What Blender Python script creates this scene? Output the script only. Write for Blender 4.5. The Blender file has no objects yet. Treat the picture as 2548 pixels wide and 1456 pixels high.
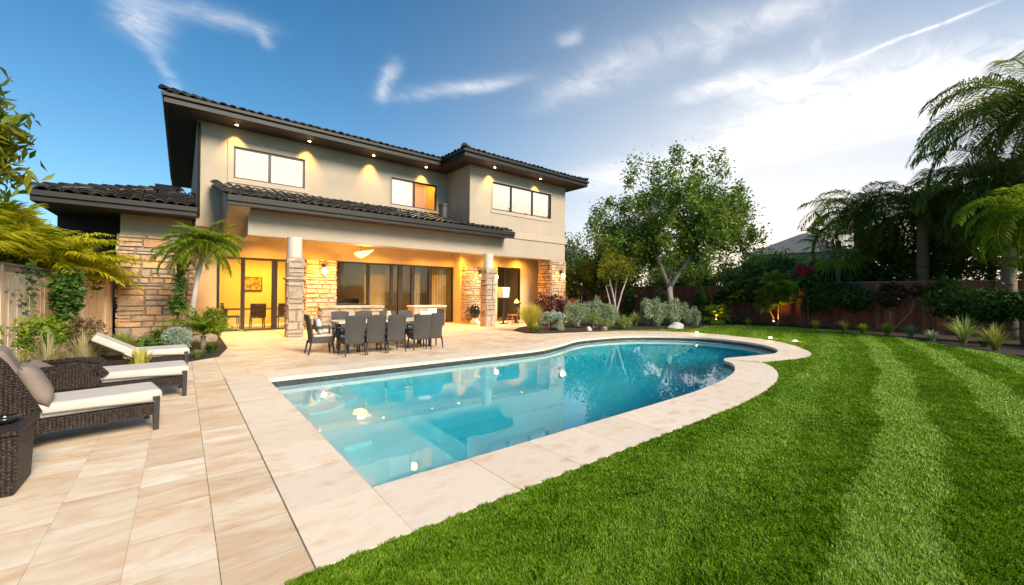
import bpy, bmesh, math, random
import numpy as np
from mathutils import Vector, Matrix
from mathutils.geometry import tessellate_polygon
R = math.radians
sc = bpy.context.scene
col = sc.collection
rnd = random.Random(7)
rng = np.random.default_rng(11)

# ------------------------------------------------------------------ camera
CAM_H, YAW, ROLL, FPX = 1.5, R(39.08), R(.64), 1011.9
cam = bpy.data.cameras.new('camera'); camo = bpy.data.objects.new('camera', cam); col.objects.link(camo)
cam.sensor_width = 36; cam.lens = 36 * FPX / 2548; cam.clip_start = .05; cam.clip_end = 3000
camo.matrix_world = Matrix.Translation((0, 0, CAM_H)) @ Matrix.Rotation(-YAW, 4, 'Z') @ Matrix.Rotation(R(90), 4, 'X') @ Matrix.Rotation(ROLL, 4, 'Z')
sc.camera = camo

def ray(x, y):
    du, dv = x - 1274, y - 728
    c, s = math.cos(ROLL), math.sin(ROLL)
    u, v = (c * du + s * dv) / FPX, (-s * du + c * dv) / FPX
    return Vector((math.sin(YAW) + math.cos(YAW) * u, math.cos(YAW) - math.sin(YAW) * u, -v))
def at_depth(x, y, d):            # a point seen in that direction, d metres ahead
    return ray(x, y) * d + Vector((0, 0, CAM_H))

# ------------------------------------------------------------------ render settings
sc.view_settings.view_transform = 'Standard'; sc.view_settings.look = 'None'
sc.view_settings.gamma = 1; sc.view_settings.exposure = 1.0
cy = sc.cycles
cy.use_denoising = True; cy.max_bounces = 10; cy.transmission_bounces = 8; cy.transparent_max_bounces = 16
cy.diffuse_bounces = 4; cy.glossy_bounces = 4; cy.volume_bounces = 0
cy.sample_clamp_indirect = 6; cy.caustics_reflective = False; cy.blur_glossy = .5

# ------------------------------------------------------------------ sky and sun
SUN_AZ, SUN_EL = R(171), R(33)        # azimuth measured from +Y towards +X
w = bpy.data.worlds.new('World'); sc.world = w; w.use_nodes = True
nt = w.node_tree; N = nt.nodes; L = nt.links
for n in list(N): N.remove(n)
out = N.new('ShaderNodeOutputWorld'); bg = N.new('ShaderNodeBackground')
sky = N.new('ShaderNodeTexSky'); sky.sky_type = 'NISHITA'; sky.sun_disc = False
sky.sun_elevation = SUN_EL; sky.sun_rotation = SUN_AZ; sky.air_density = 1.0; sky.dust_density = 1.2; sky.ozone_density = 1.6
tc = N.new('ShaderNodeTexCoord')
def WM(op, a, b=None, c=None):
    n = N.new('ShaderNodeMath'); n.operation = op
    for i, v in enumerate((a, b, c)):
        if v is None: continue
        if isinstance(v, (int, float)): n.inputs[i].default_value = v
        else: L.new(v, n.inputs[i])
    return n.outputs[0]
def WV(op, a, b=None):
    n = N.new('ShaderNodeVectorMath'); n.operation = op
    for i, v in enumerate((a, b)):
        if v is None: continue
        if isinstance(v, (tuple, Vector)): n.inputs[i].default_value = tuple(v)
        else: L.new(v, n.inputs[i])
    return n.outputs['Value'] if op == 'DOT_PRODUCT' else n.outputs[0]
nrm = WV('NORMALIZE', tc.outputs['Generated'])
sep = N.new('ShaderNodeSeparateXYZ'); L.new(nrm, sep.inputs[0])
zc = WM('MAXIMUM', sep.outputs[2], .02)
comb = N.new('ShaderNodeCombineXYZ')
L.new(WM('DIVIDE', sep.outputs[0], zc), comb.inputs[0]); L.new(WM('DIVIDE', sep.outputs[1], zc), comb.inputs[1])
pl = comb.outputs[0]                 # the cloud layer as a plane overhead
def onplane(x, y):
    r = ray(x, y); return Vector((r.x / r.z, r.y / r.z, 0))
STREAKS = [  # seen-from-the-garden ends, half width, strength
    ((320, -60), (365, 110), 40, .50), ((360, 100), (428, 235), 12, .28), ((430, 5), (660, 62), 15, .42),
    ((640, 60), (668, 125), 9, .25), ((985, 170), (948, 255), 13, .45), ((1000, 246), (1275, 196), 11, .45),
    ((1340, 262), (1600, 140), 24, .38), ((1560, 150), (1840, 50), 30, .34), ((1800, 75), (2100, -15), 22, .42),
    ((1665, 245), (1870, 205), 12, .70), ((1800, 232), (2040, 198), 26, .62),
    ((1400, 470), (1900, 372), 22, .85), ((1800, 392), (2330, 215), 42, 1.2), ((2150, 300), (2620, 165), 48, .9),
    ((1790, 330), (2130, 215), 20, .40), ((2110, 150), (2480, 5), 4, .75), ((1900, 235), (2150, 140), 12, .4),
    ((2010, 180), (2080, 40), 22, .22), ((1385, 100), (1450, 75), 12, .32), ((1800, 90), (1770, 170), 16, .28)]
noise = N.new('ShaderNodeTexNoise'); noise.inputs['Scale'].default_value = 1.6; noise.inputs['Detail'].default_value = 12; noise.inputs['Roughness'].default_value = .68; noise.inputs['Distortion'].default_value = 1.1
mp = N.new('ShaderNodeMapping'); mp.inputs['Rotation'].default_value = (0, 0, R(-32)); mp.inputs['Scale'].default_value = (2.2, 3.4, 1); L.new(plw if False else pl, mp.inputs[0]); L.new(mp.outputs[0], noise.inputs[0])
n2 = N.new('ShaderNodeTexNoise'); n2.inputs['Scale'].default_value = 2.2; n2.inputs['Detail'].default_value = 5; L.new(pl, n2.inputs[0])
warp = WV('SCALE', WV('SUBTRACT', n2.outputs['Color'], (.5, .5, .5))); warp.node.inputs['Scale'].default_value = .22
plw = WV('ADD', pl, warp)
tot = None
for a, b, hw, st in [(a_, b_, h_ * (1.5 if h_ > 5 else 1), s_ * .86) for a_, b_, h_, s_ in STREAKS]:
    A, B = onplane(*a), onplane(*b); mx, my = (a[0] + b[0]) / 2, (a[1] + b[1]) / 2
    dx, dy = b[0] - a[0], b[1] - a[1]; l = math.hypot(dx, dy)
    Q = onplane(mx - dy / l * hw, my + dx / l * hw); C = onplane(mx, my)
    u = (B - A); ul = u.length / 2; u = u.normalized(); v = Vector((-u.y, u.x, 0)); vw = abs((Q - C).dot(v)) + 1e-3
    dl = WV('SUBTRACT', plw, C)
    du = WM('POWER', WM('ABSOLUTE', WV('DOT_PRODUCT', dl, u / ul)), 3); dv = WV('DOT_PRODUCT', dl, v / vw)
    e = WM('MULTIPLY', WM('EXPONENT', WM('MULTIPLY', WM('ADD', du, WM('MULTIPLY', dv, dv)), -1)), st)
    tot = e if tot is None else WM('ADD', tot, e)
cl = WM('MULTIPLY', tot, WM('MULTIPLY_ADD', noise.outputs[0], 3.2, -.75))
cl = WM('MAXIMUM', cl, 0)
haze_c = WM('POWER', WM('SUBTRACT', 1, WM('MAXIMUM', sep.outputs[2], 0)), 5)     # pale low sky
sund = WV('DOT_PRODUCT', nrm, Vector((math.sin(R(72)), math.cos(R(72)), .1)).normalized())
glow = WM('POWER', WM('MAXIMUM', sund, 0), 6.0)
vis = WM('MINIMUM', cl, 1.0)
hs = N.new('ShaderNodeHueSaturation'); hs.inputs['Saturation'].default_value = 1.1
tint = N.new('ShaderNodeMix'); tint.data_type = 'RGBA'; tint.blend_type = 'MULTIPLY'; tint.inputs[0].default_value = 1; tint.inputs[7].default_value = (.55, .93, 1.06, 1); L.new(sky.outputs[0], tint.inputs[6]); L.new(tint.outputs[2], hs.inputs['Color'])
gm = N.new('ShaderNodeMix'); gm.data_type = 'RGBA'
L.new(WM('MINIMUM', WM('ADD', WM('MULTIPLY', WM('MULTIPLY', glow, .92), WM('POWER', WM('SUBTRACT', 1.0, WM('MAXIMUM', sep.outputs[2], 0)), .9)), WM('MULTIPLY', haze_c, .30)), .98), gm.inputs[0]); L.new(hs.outputs[0], gm.inputs[6]); gm.inputs[7].default_value = (8.1, 8.0, 8.0, 1)
wm = N.new('ShaderNodeMix'); wm.data_type = 'RGBA'; wm.inputs[7].default_value = (10.5, 7.4, 4.6, 1)
L.new(WM('MINIMUM', WM('MULTIPLY', WM('MULTIPLY', WM('POWER', WM('MAXIMUM', sund, 0), 7), WM('EXPONENT', WM('MULTIPLY', WM('MAXIMUM', sep.outputs[2], 0), -11))), 1.25), .9), wm.inputs[0]); L.new(gm.outputs[2], wm.inputs[6])
mix = N.new('ShaderNodeMix'); mix.data_type = 'RGBA'
L.new(vis, mix.inputs[0]); L.new(wm.outputs[2], mix.inputs[6]); mix.inputs[7].default_value = (8.6, 8.4, 8.3, 1)
L.new(mix.outputs[2], bg.inputs[0]); bg.inputs[1].default_value = .073
L.new(bg.outputs[0], out.inputs[0])

sl = bpy.data.lights.new('sun', 'SUN'); sl.energy = 3.4; sl.angle = R(22); sl.color = (1, .82, .60)
so = bpy.data.objects.new('sun', sl); col.objects.link(so)
sv = Vector((math.sin(SUN_AZ) * math.cos(SUN_EL), math.cos(SUN_AZ) * math.cos(SUN_EL), math.sin(SUN_EL)))
so.rotation_euler = sv.to_track_quat('Z', 'Y').to_euler()

# ------------------------------------------------------------------ materials
def newmat(name):
    m = bpy.data.materials.new(name); m.use_nodes = True
    t = m.node_tree
    for n in list(t.nodes): t.nodes.remove(n)
    o = t.nodes.new('ShaderNodeOutputMaterial'); return m, t, o
def ramp(t, fac, cols):
    r = t.nodes.new('ShaderNodeValToRGB'); e = r.color_ramp.elements
    while len(e) < len(cols): e.new(.5)
    for i, c in enumerate(cols): e[i].position = i / (len(cols) - 1) if len(cols) > 1 else 0; e[i].color = (*c, 1)
    if fac is not None: t.links.new(fac, r.inputs[0])
    return r.outputs[0]
def noise_n(t, scale, detail=4, stretch=(1, 1, 1), rot=(0, 0, 0), coord='Object', rough=.55):
    c = t.nodes.new('ShaderNodeTexCoord'); m = t.nodes.new('ShaderNodeMapping'); m.inputs['Scale'].default_value = stretch; m.inputs['Rotation'].default_value = rot
    n = t.nodes.new('ShaderNodeTexNoise'); n.inputs['Scale'].default_value = scale; n.inputs['Detail'].default_value = detail; n.inputs['Roughness'].default_value = rough
    t.links.new(c.outputs[coord], m.inputs[0]); t.links.new(m.outputs[0], n.inputs[0]); return n
def mixc(t, f, a, b, mode='MIX'):
    m = t.nodes.new('ShaderNodeMix'); m.data_type = 'RGBA'; m.blend_type = mode
    for i, v in ((0, f), (6, a), (7, b)):
        if isinstance(v, (int, float)): m.inputs[i].default_value = v
        elif isinstance(v, tuple): m.inputs[i].default_value = (*v, 1)
        else: t.links.new(v, m.inputs[i])
    return m.outputs[2]
def attr(t, n='v'):
    a = t.nodes.new('ShaderNodeAttribute'); a.attribute_name = n; return a.outputs['Fac']
def pm(name, cols, rough=.6, scale=4, stretch=(1, 1, 1), bump=.15, bscale=40, bstretch=(1, 1, 1), var=None, metallic=0, spec=.5, varamt=1, sheen=0, coord='Object'):
    """plain surface: noise between cols; var: palette picked by the per-face value v"""
    m, t, o = newmat(name); b = t.nodes.new('ShaderNodeBsdfPrincipled'); t.links.new(b.outputs[0], o.inputs[0])
    n = noise_n(t, scale, 5, stretch, coord=coord); n.inputs['Roughness'].default_value = .6
    mr = t.nodes.new('ShaderNodeMapRange'); mr.inputs[1].default_value = .3; mr.inputs[2].default_value = .7; t.links.new(n.outputs[0], mr.inputs[0])
    c = ramp(t, mr.outputs[0], cols)
    if var:
        vc = ramp(t, attr(t), var); c = mixc(t, varamt, c, vc, 'MULTIPLY')
    t.links.new(c, b.inputs['Base Color']); b.inputs['Roughness'].default_value = rough; b.inputs['Metallic'].default_value = metallic
    b.inputs['Specular IOR Level'].default_value = spec
    if bump:
        bn = noise_n(t, bscale, 4, bstretch, coord=coord); bp = t.nodes.new('ShaderNodeBump'); bp.inputs['Strength'].default_value = bump; bp.inputs['Distance'].default_value = .02
        t.links.new(bn.outputs[0], bp.inputs['Height']); t.links.new(bp.outputs[0], b.inputs['Normal'])
    return m
def leafmat(name, cols, trans=.35, rough=.45, spec=.35):
    m, t, o = newmat(name); b = t.nodes.new('ShaderNodeBsdfPrincipled'); tr = t.nodes.new('ShaderNodeBsdfTranslucent'); ms = t.nodes.new('ShaderNodeMixShader')
    c = ramp(t, attr(t), cols)
    t.links.new(c, b.inputs['Base Color']); b.inputs['Roughness'].default_value = rough; b.inputs['Specular IOR Level'].default_value = spec
    c2 = mixc(t, .5, c, (.9, 1.0, .25), 'MULTIPLY'); c2 = mixc(t, 1, c2, (1.7, 1.7, 1.7), 'MULTIPLY'); t.links.new(c2, tr.inputs[0])
    ms.inputs[0].default_value = trans; t.links.new(b.outputs[0], ms.inputs[1]); t.links.new(tr.outputs[0], ms.inputs[2]); t.links.new(ms.outputs[0], o.inputs[0])
    return m
def emit(name, c, s):
    m, t, o = newmat(name); e = t.nodes.new('ShaderNodeEmission'); e.inputs[0].default_value = (*c, 1); e.inputs[1].default_value = s; t.links.new(e.outputs[0], o.inputs[0]); return m
def glassmat(name, tint=(.9, .92, .9), boost=1.0, base=.0):
    m, t, o = newmat(name); f = t.nodes.new('ShaderNodeFresnel'); f.inputs[0].default_value = 1.5
    mm = t.nodes.new('ShaderNodeMath'); mm.operation = 'MULTIPLY_ADD'; mm.inputs[1].default_value = boost; mm.inputs[2].default_value = base; mm.use_clamp = True; t.links.new(f.outputs[0], mm.inputs[0])
    a = t.nodes.new('ShaderNodeBsdfTransparent'); a.inputs[0].default_value = (*tint, 1); g = t.nodes.new('ShaderNodeBsdfGlossy'); g.inputs['Roughness'].default_value = .0
    gg = t.nodes.new('ShaderNodeNewGeometry'); fr = t.nodes.new('ShaderNodeMath'); fr.operation = 'SUBTRACT'; fr.inputs[0].default_value = 1; t.links.new(gg.outputs['Backfacing'], fr.inputs[1]); pr = t.nodes.new('ShaderNodeMath'); pr.operation = 'MULTIPLY'; t.links.new(fr.outputs[0], pr.inputs[0]); t.links.new(mm.outputs[0], pr.inputs[1])
    ms = t.nodes.new('ShaderNodeMixShader'); t.links.new(pr.outputs[0], ms.inputs[0]); t.links.new(a.outputs[0], ms.inputs[1]); t.links.new(g.outputs[0], ms.inputs[2]); t.links.new(ms.outputs[0], o.inputs[0]); return m

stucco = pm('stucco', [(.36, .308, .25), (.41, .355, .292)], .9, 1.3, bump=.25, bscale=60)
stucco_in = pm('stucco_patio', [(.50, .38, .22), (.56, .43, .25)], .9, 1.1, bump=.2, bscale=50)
trim_light = pm('stucco_trim', [(.40, .33, .27), (.45, .37, .3)], .85, 3, bump=.15)
plinth_m = pm('column_stucco', [(.50, .47, .43), (.56, .53, .48)], .85, 3, bump=.15)
fascia_m = pm('fascia_dark', [(.007, .006, .006), (.012, .011, .010)], .5, 6, (.3, 4, 4), .1, 30, spec=.4)
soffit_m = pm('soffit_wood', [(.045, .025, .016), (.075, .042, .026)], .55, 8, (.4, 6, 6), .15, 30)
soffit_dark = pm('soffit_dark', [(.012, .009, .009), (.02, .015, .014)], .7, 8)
tile_m = pm('roof_tile', [(.55, .55, .55), (1, 1, 1)], .38, 14, bump=.3, bscale=45, var=[(.015, .015, .018), (.03, .028, .03), (.055, .046, .042), (.026, .024, .03), (.10, .075, .06)])
frame_m = pm('dark_frame', [(.012, .010, .009), (.022, .018, .016)], .35, 12, bump=.05)
stone_m = pm('ledge_stone', [(.55, .52, .48), (1, 1, 1), (1.15, 1.1, 1.02)], .85, 9, bump=.8, bscale=22, var=[(.50, .31, .17), (.56, .39, .24), (.38, .29, .23), (.62, .40, .18), (.46, .26, .15), (.54, .42, .29), (.30, .26, .25), (.58, .36, .2)])
mortar = pm('mortar', [(.20, .155, .115), (.28, .22, .165)], .95, 12, bump=.4)
pale_stone = pm('pale_stone', [(.6, .58, .55), (1, 1, 1)], .85, 8, bump=.7, bscale=22, var=[(.46, .36, .28), (.52, .44, .36), (.40, .32, .26), (.50, .38, .28)])
glass = glassmat('window_glass', (.88, .9, .85), 1.1, .03)
glass_up = glassmat('upper_glass', (.95, .95, .95), 1.3, .08)
wood_in = pm('dark_wood', [(.03, .016, .01), (.06, .032, .018)], .4, 10, (1, 8, 1))
wicker = pm('wicker', [(.010, .006, .005), (.03, .019, .015), (.075, .052, .042)], .5, 60, (1, 1, .35), .9, 75, (1, 1, .5))
def weave(m, sx, sz, st=1.0, dist=.012):
    t = m.node_tree; b = [n for n in t.nodes if n.type == 'BSDF_PRINCIPLED'][0]; c = t.nodes.new('ShaderNodeTexCoord'); sp = t.nodes.new('ShaderNodeSeparateXYZ'); t.links.new(c.outputs['Object'], sp.inputs[0])
    def q(op, a, b_=None):
        n = t.nodes.new('ShaderNodeMath'); n.operation = op
        for i, v in enumerate((a, b_)):
            if v is None: continue
            if isinstance(v, (int, float)): n.inputs[i].default_value = v
            else: t.links.new(v, n.inputs[i])
        return n.outputs[0]
    hor = q('ADD', sp.outputs[0], sp.outputs[1]); A = q('SINE', q('MULTIPLY', hor, sx)); B = q('SINE', q('MULTIPLY', sp.outputs[2], sz))
    h = q('ADD', q('MULTIPLY', q('MULTIPLY', A, B), .8), q('ABSOLUTE', q('SINE', q('MULTIPLY', sp.outputs[2], sz))))
    bp = t.nodes.new('ShaderNodeBump'); bp.inputs['Strength'].default_value = st; bp.inputs['Distance'].default_value = dist; t.links.new(h, bp.inputs['Height']); t.links.new(bp.outputs[0], b.inputs['Normal'])
    src = b.inputs['Base Color'].links[0].from_socket; mr = t.nodes.new('ShaderNodeMapRange'); mr.inputs[1].default_value = -.6; mr.inputs[2].default_value = 1.2; mr.inputs[3].default_value = .35; mr.inputs[4].default_value = 1.5; t.links.new(h, mr.inputs[0])
    m2 = t.nodes.new('ShaderNodeMix'); m2.data_type = 'RGBA'; m2.blend_type = 'MULTIPLY'; m2.inputs[0].default_value = 1; t.links.new(src, m2.inputs[6]); t.links.new(mr.outputs[0], m2.inputs[7]); t.links.new(m2.outputs[2], b.inputs['Base Color'])
weave(wicker, 120, 210)
weave_grey = pm('grey_weave', [(.045, .040, .039), (.068, .061, .06)], .6, 120, bump=.5, bscale=180)
dark_metal = pm('dark_leg', [(.02, .018, .02), (.035, .032, .035)], .4, 12, bump=.05)
cushion_m = pm('cream_fabric', [(.47, .44, .41), (.53, .50, .465)], .95, 5, bump=.2, bscale=220)
taupe = pm('taupe_fabric', [(.20, .16, .14), (.26, .21, .185)], .9, 6, bump=.4, bscale=120)
white_fab = pm('white_fabric', [(.7, .7, .72), (.8, .8, .82)], .9, 6, bump=.3, bscale=90)
table_m = pm('table_stone', [(.55, .47, .38), (.66, .58, .48)], .4, 5, (1, 3, 1), .05)
coping_m = pm('coping_stone', [(.60, .45, .33), (.68, .56, .45), (.72, .63, .54), (.70, .60, .50), (.62, .46, .34)], .62, 2.4, (1, 1.6, 1), .12, 60, var=[(.95, .93, .90), (1, 1, 1), (1.05, 1.03, 1.0)])
slate = pm('dark_slate', [(.015, .02, .022), (.05, .06, .06)], .45, 12, bump=.9, bscale=14)
plaster = pm('pool_plaster', [(.62, .88, .92), (.68, .91, .95)], .8, 3, bump=.05)
mulch = pm('mulch', [(.018, .011, .008), (.05, .03, .022)], .95, 25, bump=1, bscale=40)
soil_green = pm('lawn_soil', [(.05, .08, .008), (.085, .13, .012)], .95, 8, bump=.6, bscale=60)
earth = pm('earth', [(.04, .05, .02), (.07, .07, .03)], .95, .5, bump=.4)
fence_red = pm('redwood', [(.7, .62, .6), (1, 1, 1), (1.2, 1.1, 1.0)], .75, 6, (6, 6, .5), .4, 18, (6, 6, .5), var=[(.26, .075, .038), (.33, .105, .055), (.21, .06, .032), (.38, .14, .075)])
fence_tan = pm('cedar_tan', [(.72, .68, .62), (1, 1, 1), (1.1, 1.05, 1.0)], .8, 5, (6, 6, .5), .4, 16, (6, 6, .5), var=[(.72, .54, .37), (.80, .62, .45), (.66, .49, .34)])
fence_cap = pm('weathered_cap', [(.26, .20, .16), (.36, .29, .24)], .85, 8, bump=.4)
bark_white = pm('pale_bark', [(.30, .27, .26), (.44, .40, .39)], .85, 8, (1, 1, .5), .5, 25)
bark_brown = pm('brown_bark', [(.11, .08, .06), (.20, .15, .12)], .9, 8, (1, 1, .3), .7, 25)
bark_palm = pm('palm_bark', [(.16, .12, .09), (.28, .22, .18)], .9, 8, (.4, .4, 3), .8, 18)
rock_m = pm('boulder', [(.16, .12, .10), (.30, .24, .20)], .9, 5, bump=.9, bscale=10)
rock_pale = pm('pale_rock', [(.38, .37, .36), (.5, .49, .47)], .9, 5, bump=.6, bscale=10)
black_glaze = pm('black_glaze', [(.008, .01, .011), (.015, .018, .02)], .15, 3, bump=.02)
pot_white = pm('white_ceramic', [(.6, .58, .58), (.68, .66, .66)], .35, 3, bump=.02)
brown_in = pm('room_floor', [(.16, .10, .06), (.22, .14, .08)], .45, 4, (1, 7, 1))
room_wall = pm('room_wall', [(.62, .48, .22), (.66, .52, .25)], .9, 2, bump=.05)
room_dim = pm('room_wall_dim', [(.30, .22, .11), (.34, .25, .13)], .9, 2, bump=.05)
grey_roof = pm('grey_shingle', [(.10, .10, .11), (.15, .145, .15)], .8, 18, bump=.4)
blue_wall = pm('pale_blue_wall', [(.24, .28, .33), (.28, .32, .37)], .9, 2)
bulb = emit('warm_bulb', (1, .72, .32), 14)
bulb_hot = emit('bright_bulb', (1, .80, .45), 14)
flame_m = emit('flame', (1, .42, .06), 6)
def sky_glow_mat(name, c, st):  # uneven peach emission, the sky's reflection put into a glowing surface
    m, t, o = newmat(name); e = t.nodes.new('ShaderNodeEmission'); e.inputs[1].default_value = st
    n = noise_n(t, 2.2, 4, (5, 1, .25)); n2 = noise_n(t, .9, 2)
    a = ramp(t, n.outputs[0], [tuple(q * .72 for q in c), c, tuple(min(1.1, q * 1.05) for q in c)]); b = mixc(t, .5, a, ramp(t, n2.outputs[0], [(.75, .66, .55), (1.1, 1.08, 1.05)]), 'MULTIPLY')
    t.links.new(b, e.inputs[0]); t.links.new(e.outputs[0], o.inputs[0]); return m
reflected_sky_m = sky_glow_mat('reflected_sky', (1, .82, .60), .80)
reflected_sky_pale = sky_glow_mat('pale_reflected_sky', (1, .85, .68), .78)
shade_m = emit('glowing_shade', (1, .55, .16), 2.4)

G_TREE = leafmat('tree_leaf', [(.045, .095, .014), (.08, .155, .02), (.14, .22, .032), (.22, .28, .055)])
G_TREE2 = leafmat('light_tree_leaf', [(.05, .09, .03), (.085, .15, .05), (.13, .19, .075)])
G_DARK = leafmat('dark_leaf', [(.045, .08, .018), (.09, .14, .03), (.17, .22, .05)], .4)
G_DEEP = leafmat('ivy_leaf', [(.032, .072, .014), (.06, .125, .022), (.12, .21, .04)], .25, .5, .25)
G_YEL = leafmat('yellow_green_leaf', [(.10, .13, .010), (.20, .22, .015), (.32, .30, .03)], .4)
G_PALMY = leafmat('yellow_palm_leaf', [(.14, .20, .008), (.32, .36, .012), (.52, .50, .025), (.60, .44, .03)], .5)
G_PALM = leafmat('palm_leaf', [(.05, .10, .02), (.10, .16, .03), (.17, .22, .045), (.30, .25, .08)], .5)
G_PALMG = leafmat('green_palm_leaf', [(.09, .18, .012), (.18, .28, .02), (.34, .37, .04)], .45)
G_SAGE = leafmat('sage_leaf', [(.16, .23, .14), (.26, .33, .21), (.38, .44, .32)], .2)
G_SILVER = leafmat('silver_leaf', [(.22, .30, .25), (.34, .42, .35), (.46, .52, .44)], .2)
G_LIME = leafmat('lime_leaf', [(.12, .20, .04), (.22, .30, .08), (.32, .38, .14)], .35)
G_GRASS = leafmat('reed_leaf', [(.10, .16, .02), (.20, .24, .04), (.34, .30, .10)], .35)
G_GOLD = leafmat('golden_reed', [(.28, .38, .03), (.48, .46, .06), (.70, .52, .16)], .35)
G_STRAW = leafmat('straw_reed', [(.30, .26, .12), (.42, .36, .2), (.5, .44, .28)], .35)
G_WINE = leafmat('wine_leaf', [(.05, .010, .016), (.09, .016, .024), (.13, .03, .035)], .25)
G_BIG = leafmat('broad_leaf', [(.07, .14, .02), (.13, .21, .03), (.24, .30, .04)], .4)
G_RED = leafmat('red_flower', [(.45, .01, .03), (.6, .02, .06)], .3)

def water_mat():
    m, t, o = newmat('pool_water'); g = t.nodes.new('ShaderNodeBsdfGlass'); g.inputs['IOR'].default_value = 1.33; g.inputs['Roughness'].default_value = 0
    n = noise_n(t, 1.6, 3); b = t.nodes.new('ShaderNodeBump'); b.inputs['Strength'].default_value = .05; b.inputs['Distance'].default_value = .03
    t.links.new(n.outputs[0], b.inputs['Height']); t.links.new(b.outputs[0], g.inputs['Normal']); t.links.new(g.outputs[0], o.inputs[0])
    v = t.nodes.new('ShaderNodeVolumeAbsorption'); v.inputs[0].default_value = (.0, .86, .93, 1); v.inputs[1].default_value = .78; t.links.new(v.outputs[0], o.inputs[1]); return m
water_m = water_mat()

def deck_mat():
    m, t, o = newmat('travertine'); b = t.nodes.new('ShaderNodeBsdfPrincipled'); t.links.new(b.outputs[0], o.inputs[0])
    nn = t.nodes; K = t.links
    def mt(op, a, b_=None, c=None, cl=False):
        n = nn.new('ShaderNodeMath'); n.operation = op; n.use_clamp = cl
        for i, v in enumerate((a, b_, c)):
            if v is None: continue
            if isinstance(v, (int, float)): n.inputs[i].default_value = v
            else: K.new(v, n.inputs[i])
        return n.outputs[0]
    c = nn.new('ShaderNodeTexCoord'); s = nn.new('ShaderNodeSeparateXYZ'); K.new(c.outputs['Object'], s.inputs[0])
    xs = mt('DIVIDE', mt('SUBTRACT', s.outputs[0], .57), .40); row = mt('FLOOR', xs); fx = mt('SUBTRACT', xs, row)
    wn = nn.new('ShaderNodeTexWhiteNoise'); wn.noise_dimensions = '1D'; K.new(row, wn.inputs['W'])
    ys = mt('DIVIDE', mt('MULTIPLY_ADD', wn.outputs[0], 3.7, s.outputs[1]), mt('MULTIPLY_ADD', wn.outputs[0], .25, .42)); cell = mt('FLOOR', ys); fy = mt('SUBTRACT', ys, cell)
    w2 = nn.new('ShaderNodeTexWhiteNoise'); w2.noise_dimensions = '2D'; cb = nn.new('ShaderNodeCombineXYZ'); K.new(row, cb.inputs[0]); K.new(cell, cb.inputs[1]); K.new(cb.outputs[0], w2.inputs[0])
    # veins run across each slab, at a slightly different slant and offset per slab
    off = nn.new('ShaderNodeVectorMath'); off.operation = 'MULTIPLY_ADD'; K.new(w2.outputs['Color'], off.inputs[0]); off.inputs[1].default_value = (7, 7, 7); K.new(c.outputs['Object'], off.inputs[2])
    mp = nn.new('ShaderNodeMapping'); mp.inputs['Rotation'].default_value = (0, 0, R(-9)); mp.inputs['Scale'].default_value = (.8, 2.3, 1); K.new(off.outputs[0], mp.inputs[0])
    n1 = nn.new('ShaderNodeTexNoise'); n1.inputs['Scale'].default_value = 1.8; n1.inputs['Detail'].default_value = 11; n1.inputs['Roughness'].default_value = .7; n1.inputs['Distortion'].default_value = .7; K.new(mp.outputs[0], n1.inputs[0])
    mr = nn.new('ShaderNodeMapRange'); mr.inputs[1].default_value = .34; mr.inputs[2].default_value = .64; K.new(n1.outputs[0], mr.inputs[0])
    base = ramp(t, mr.outputs[0], [(.58, .39, .245), (.65, .51, .375), (.70, .60, .48), (.75, .68, .58)])
    tone = ramp(t, w2.outputs[0], [(.86, .79, .71), (1.02, 1.0, .97), (.94, .86, .78), (1.08, 1.08, 1.08), (.98, .93, .87)])
    cc = mixc(t, .9, base, tone, 'MULTIPLY')
    n3 = noise_n(t, 2.2, 7); m3 = nn.new('ShaderNodeMapRange'); m3.inputs[1].default_value = .6; m3.inputs[2].default_value = .72; K.new(n3.outputs[0], m3.inputs[0])
    cc = mixc(t, mt('MULTIPLY', m3.outputs[0], .5), cc, (.58, .33, .16))
    n5 = noise_n(t, 120, 3); cc = mixc(t, .22, cc, ramp(t, n5.outputs[0], [(.5, .45, .4), (1.3, 1.3, 1.3)]), 'MULTIPLY')
    # joints
    wob = noise_n(t, 6, 3); jx = mt('MULTIPLY_ADD', wob.outputs[0], .010, .001)
    ex = mt('MINIMUM', fx, mt('SUBTRACT', 1, fx)); ey = mt('MINIMUM', fy, mt('SUBTRACT', 1, fy))
    gx = mt('LESS_THAN', ex, jx); gy = mt('LESS_THAN', ey, .0045)
    strong = mt('LESS_THAN', mt('ABSOLUTE', mt('SUBTRACT', s.outputs[0], .37)), .25); cc = mixc(t, mt('MULTIPLY', gx, mt('MULTIPLY_ADD', strong, .55, .28)), cc, (.10, .065, .04)); cc = mixc(t, mt('MULTIPLY', gy, .6), cc, (.2, .13, .08))
    K.new(cc, b.inputs['Base Color']); b.inputs['Roughness'].default_value = .6
    bn = noise_n(t, 45, 5); h = mt('SUBTRACT', mt('MULTIPLY', bn.outputs[0], .35), mt('MAXIMUM', gx, mt('MULTIPLY', gy, .6)))
    bp = nn.new('ShaderNodeBump'); bp.inputs['Strength'].default_value = .35; bp.inputs['Distance'].default_value = .01; K.new(h, bp.inputs['Height']); K.new(bp.outputs[0], b.inputs['Normal'])
    return m
deck_m = deck_mat()

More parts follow.
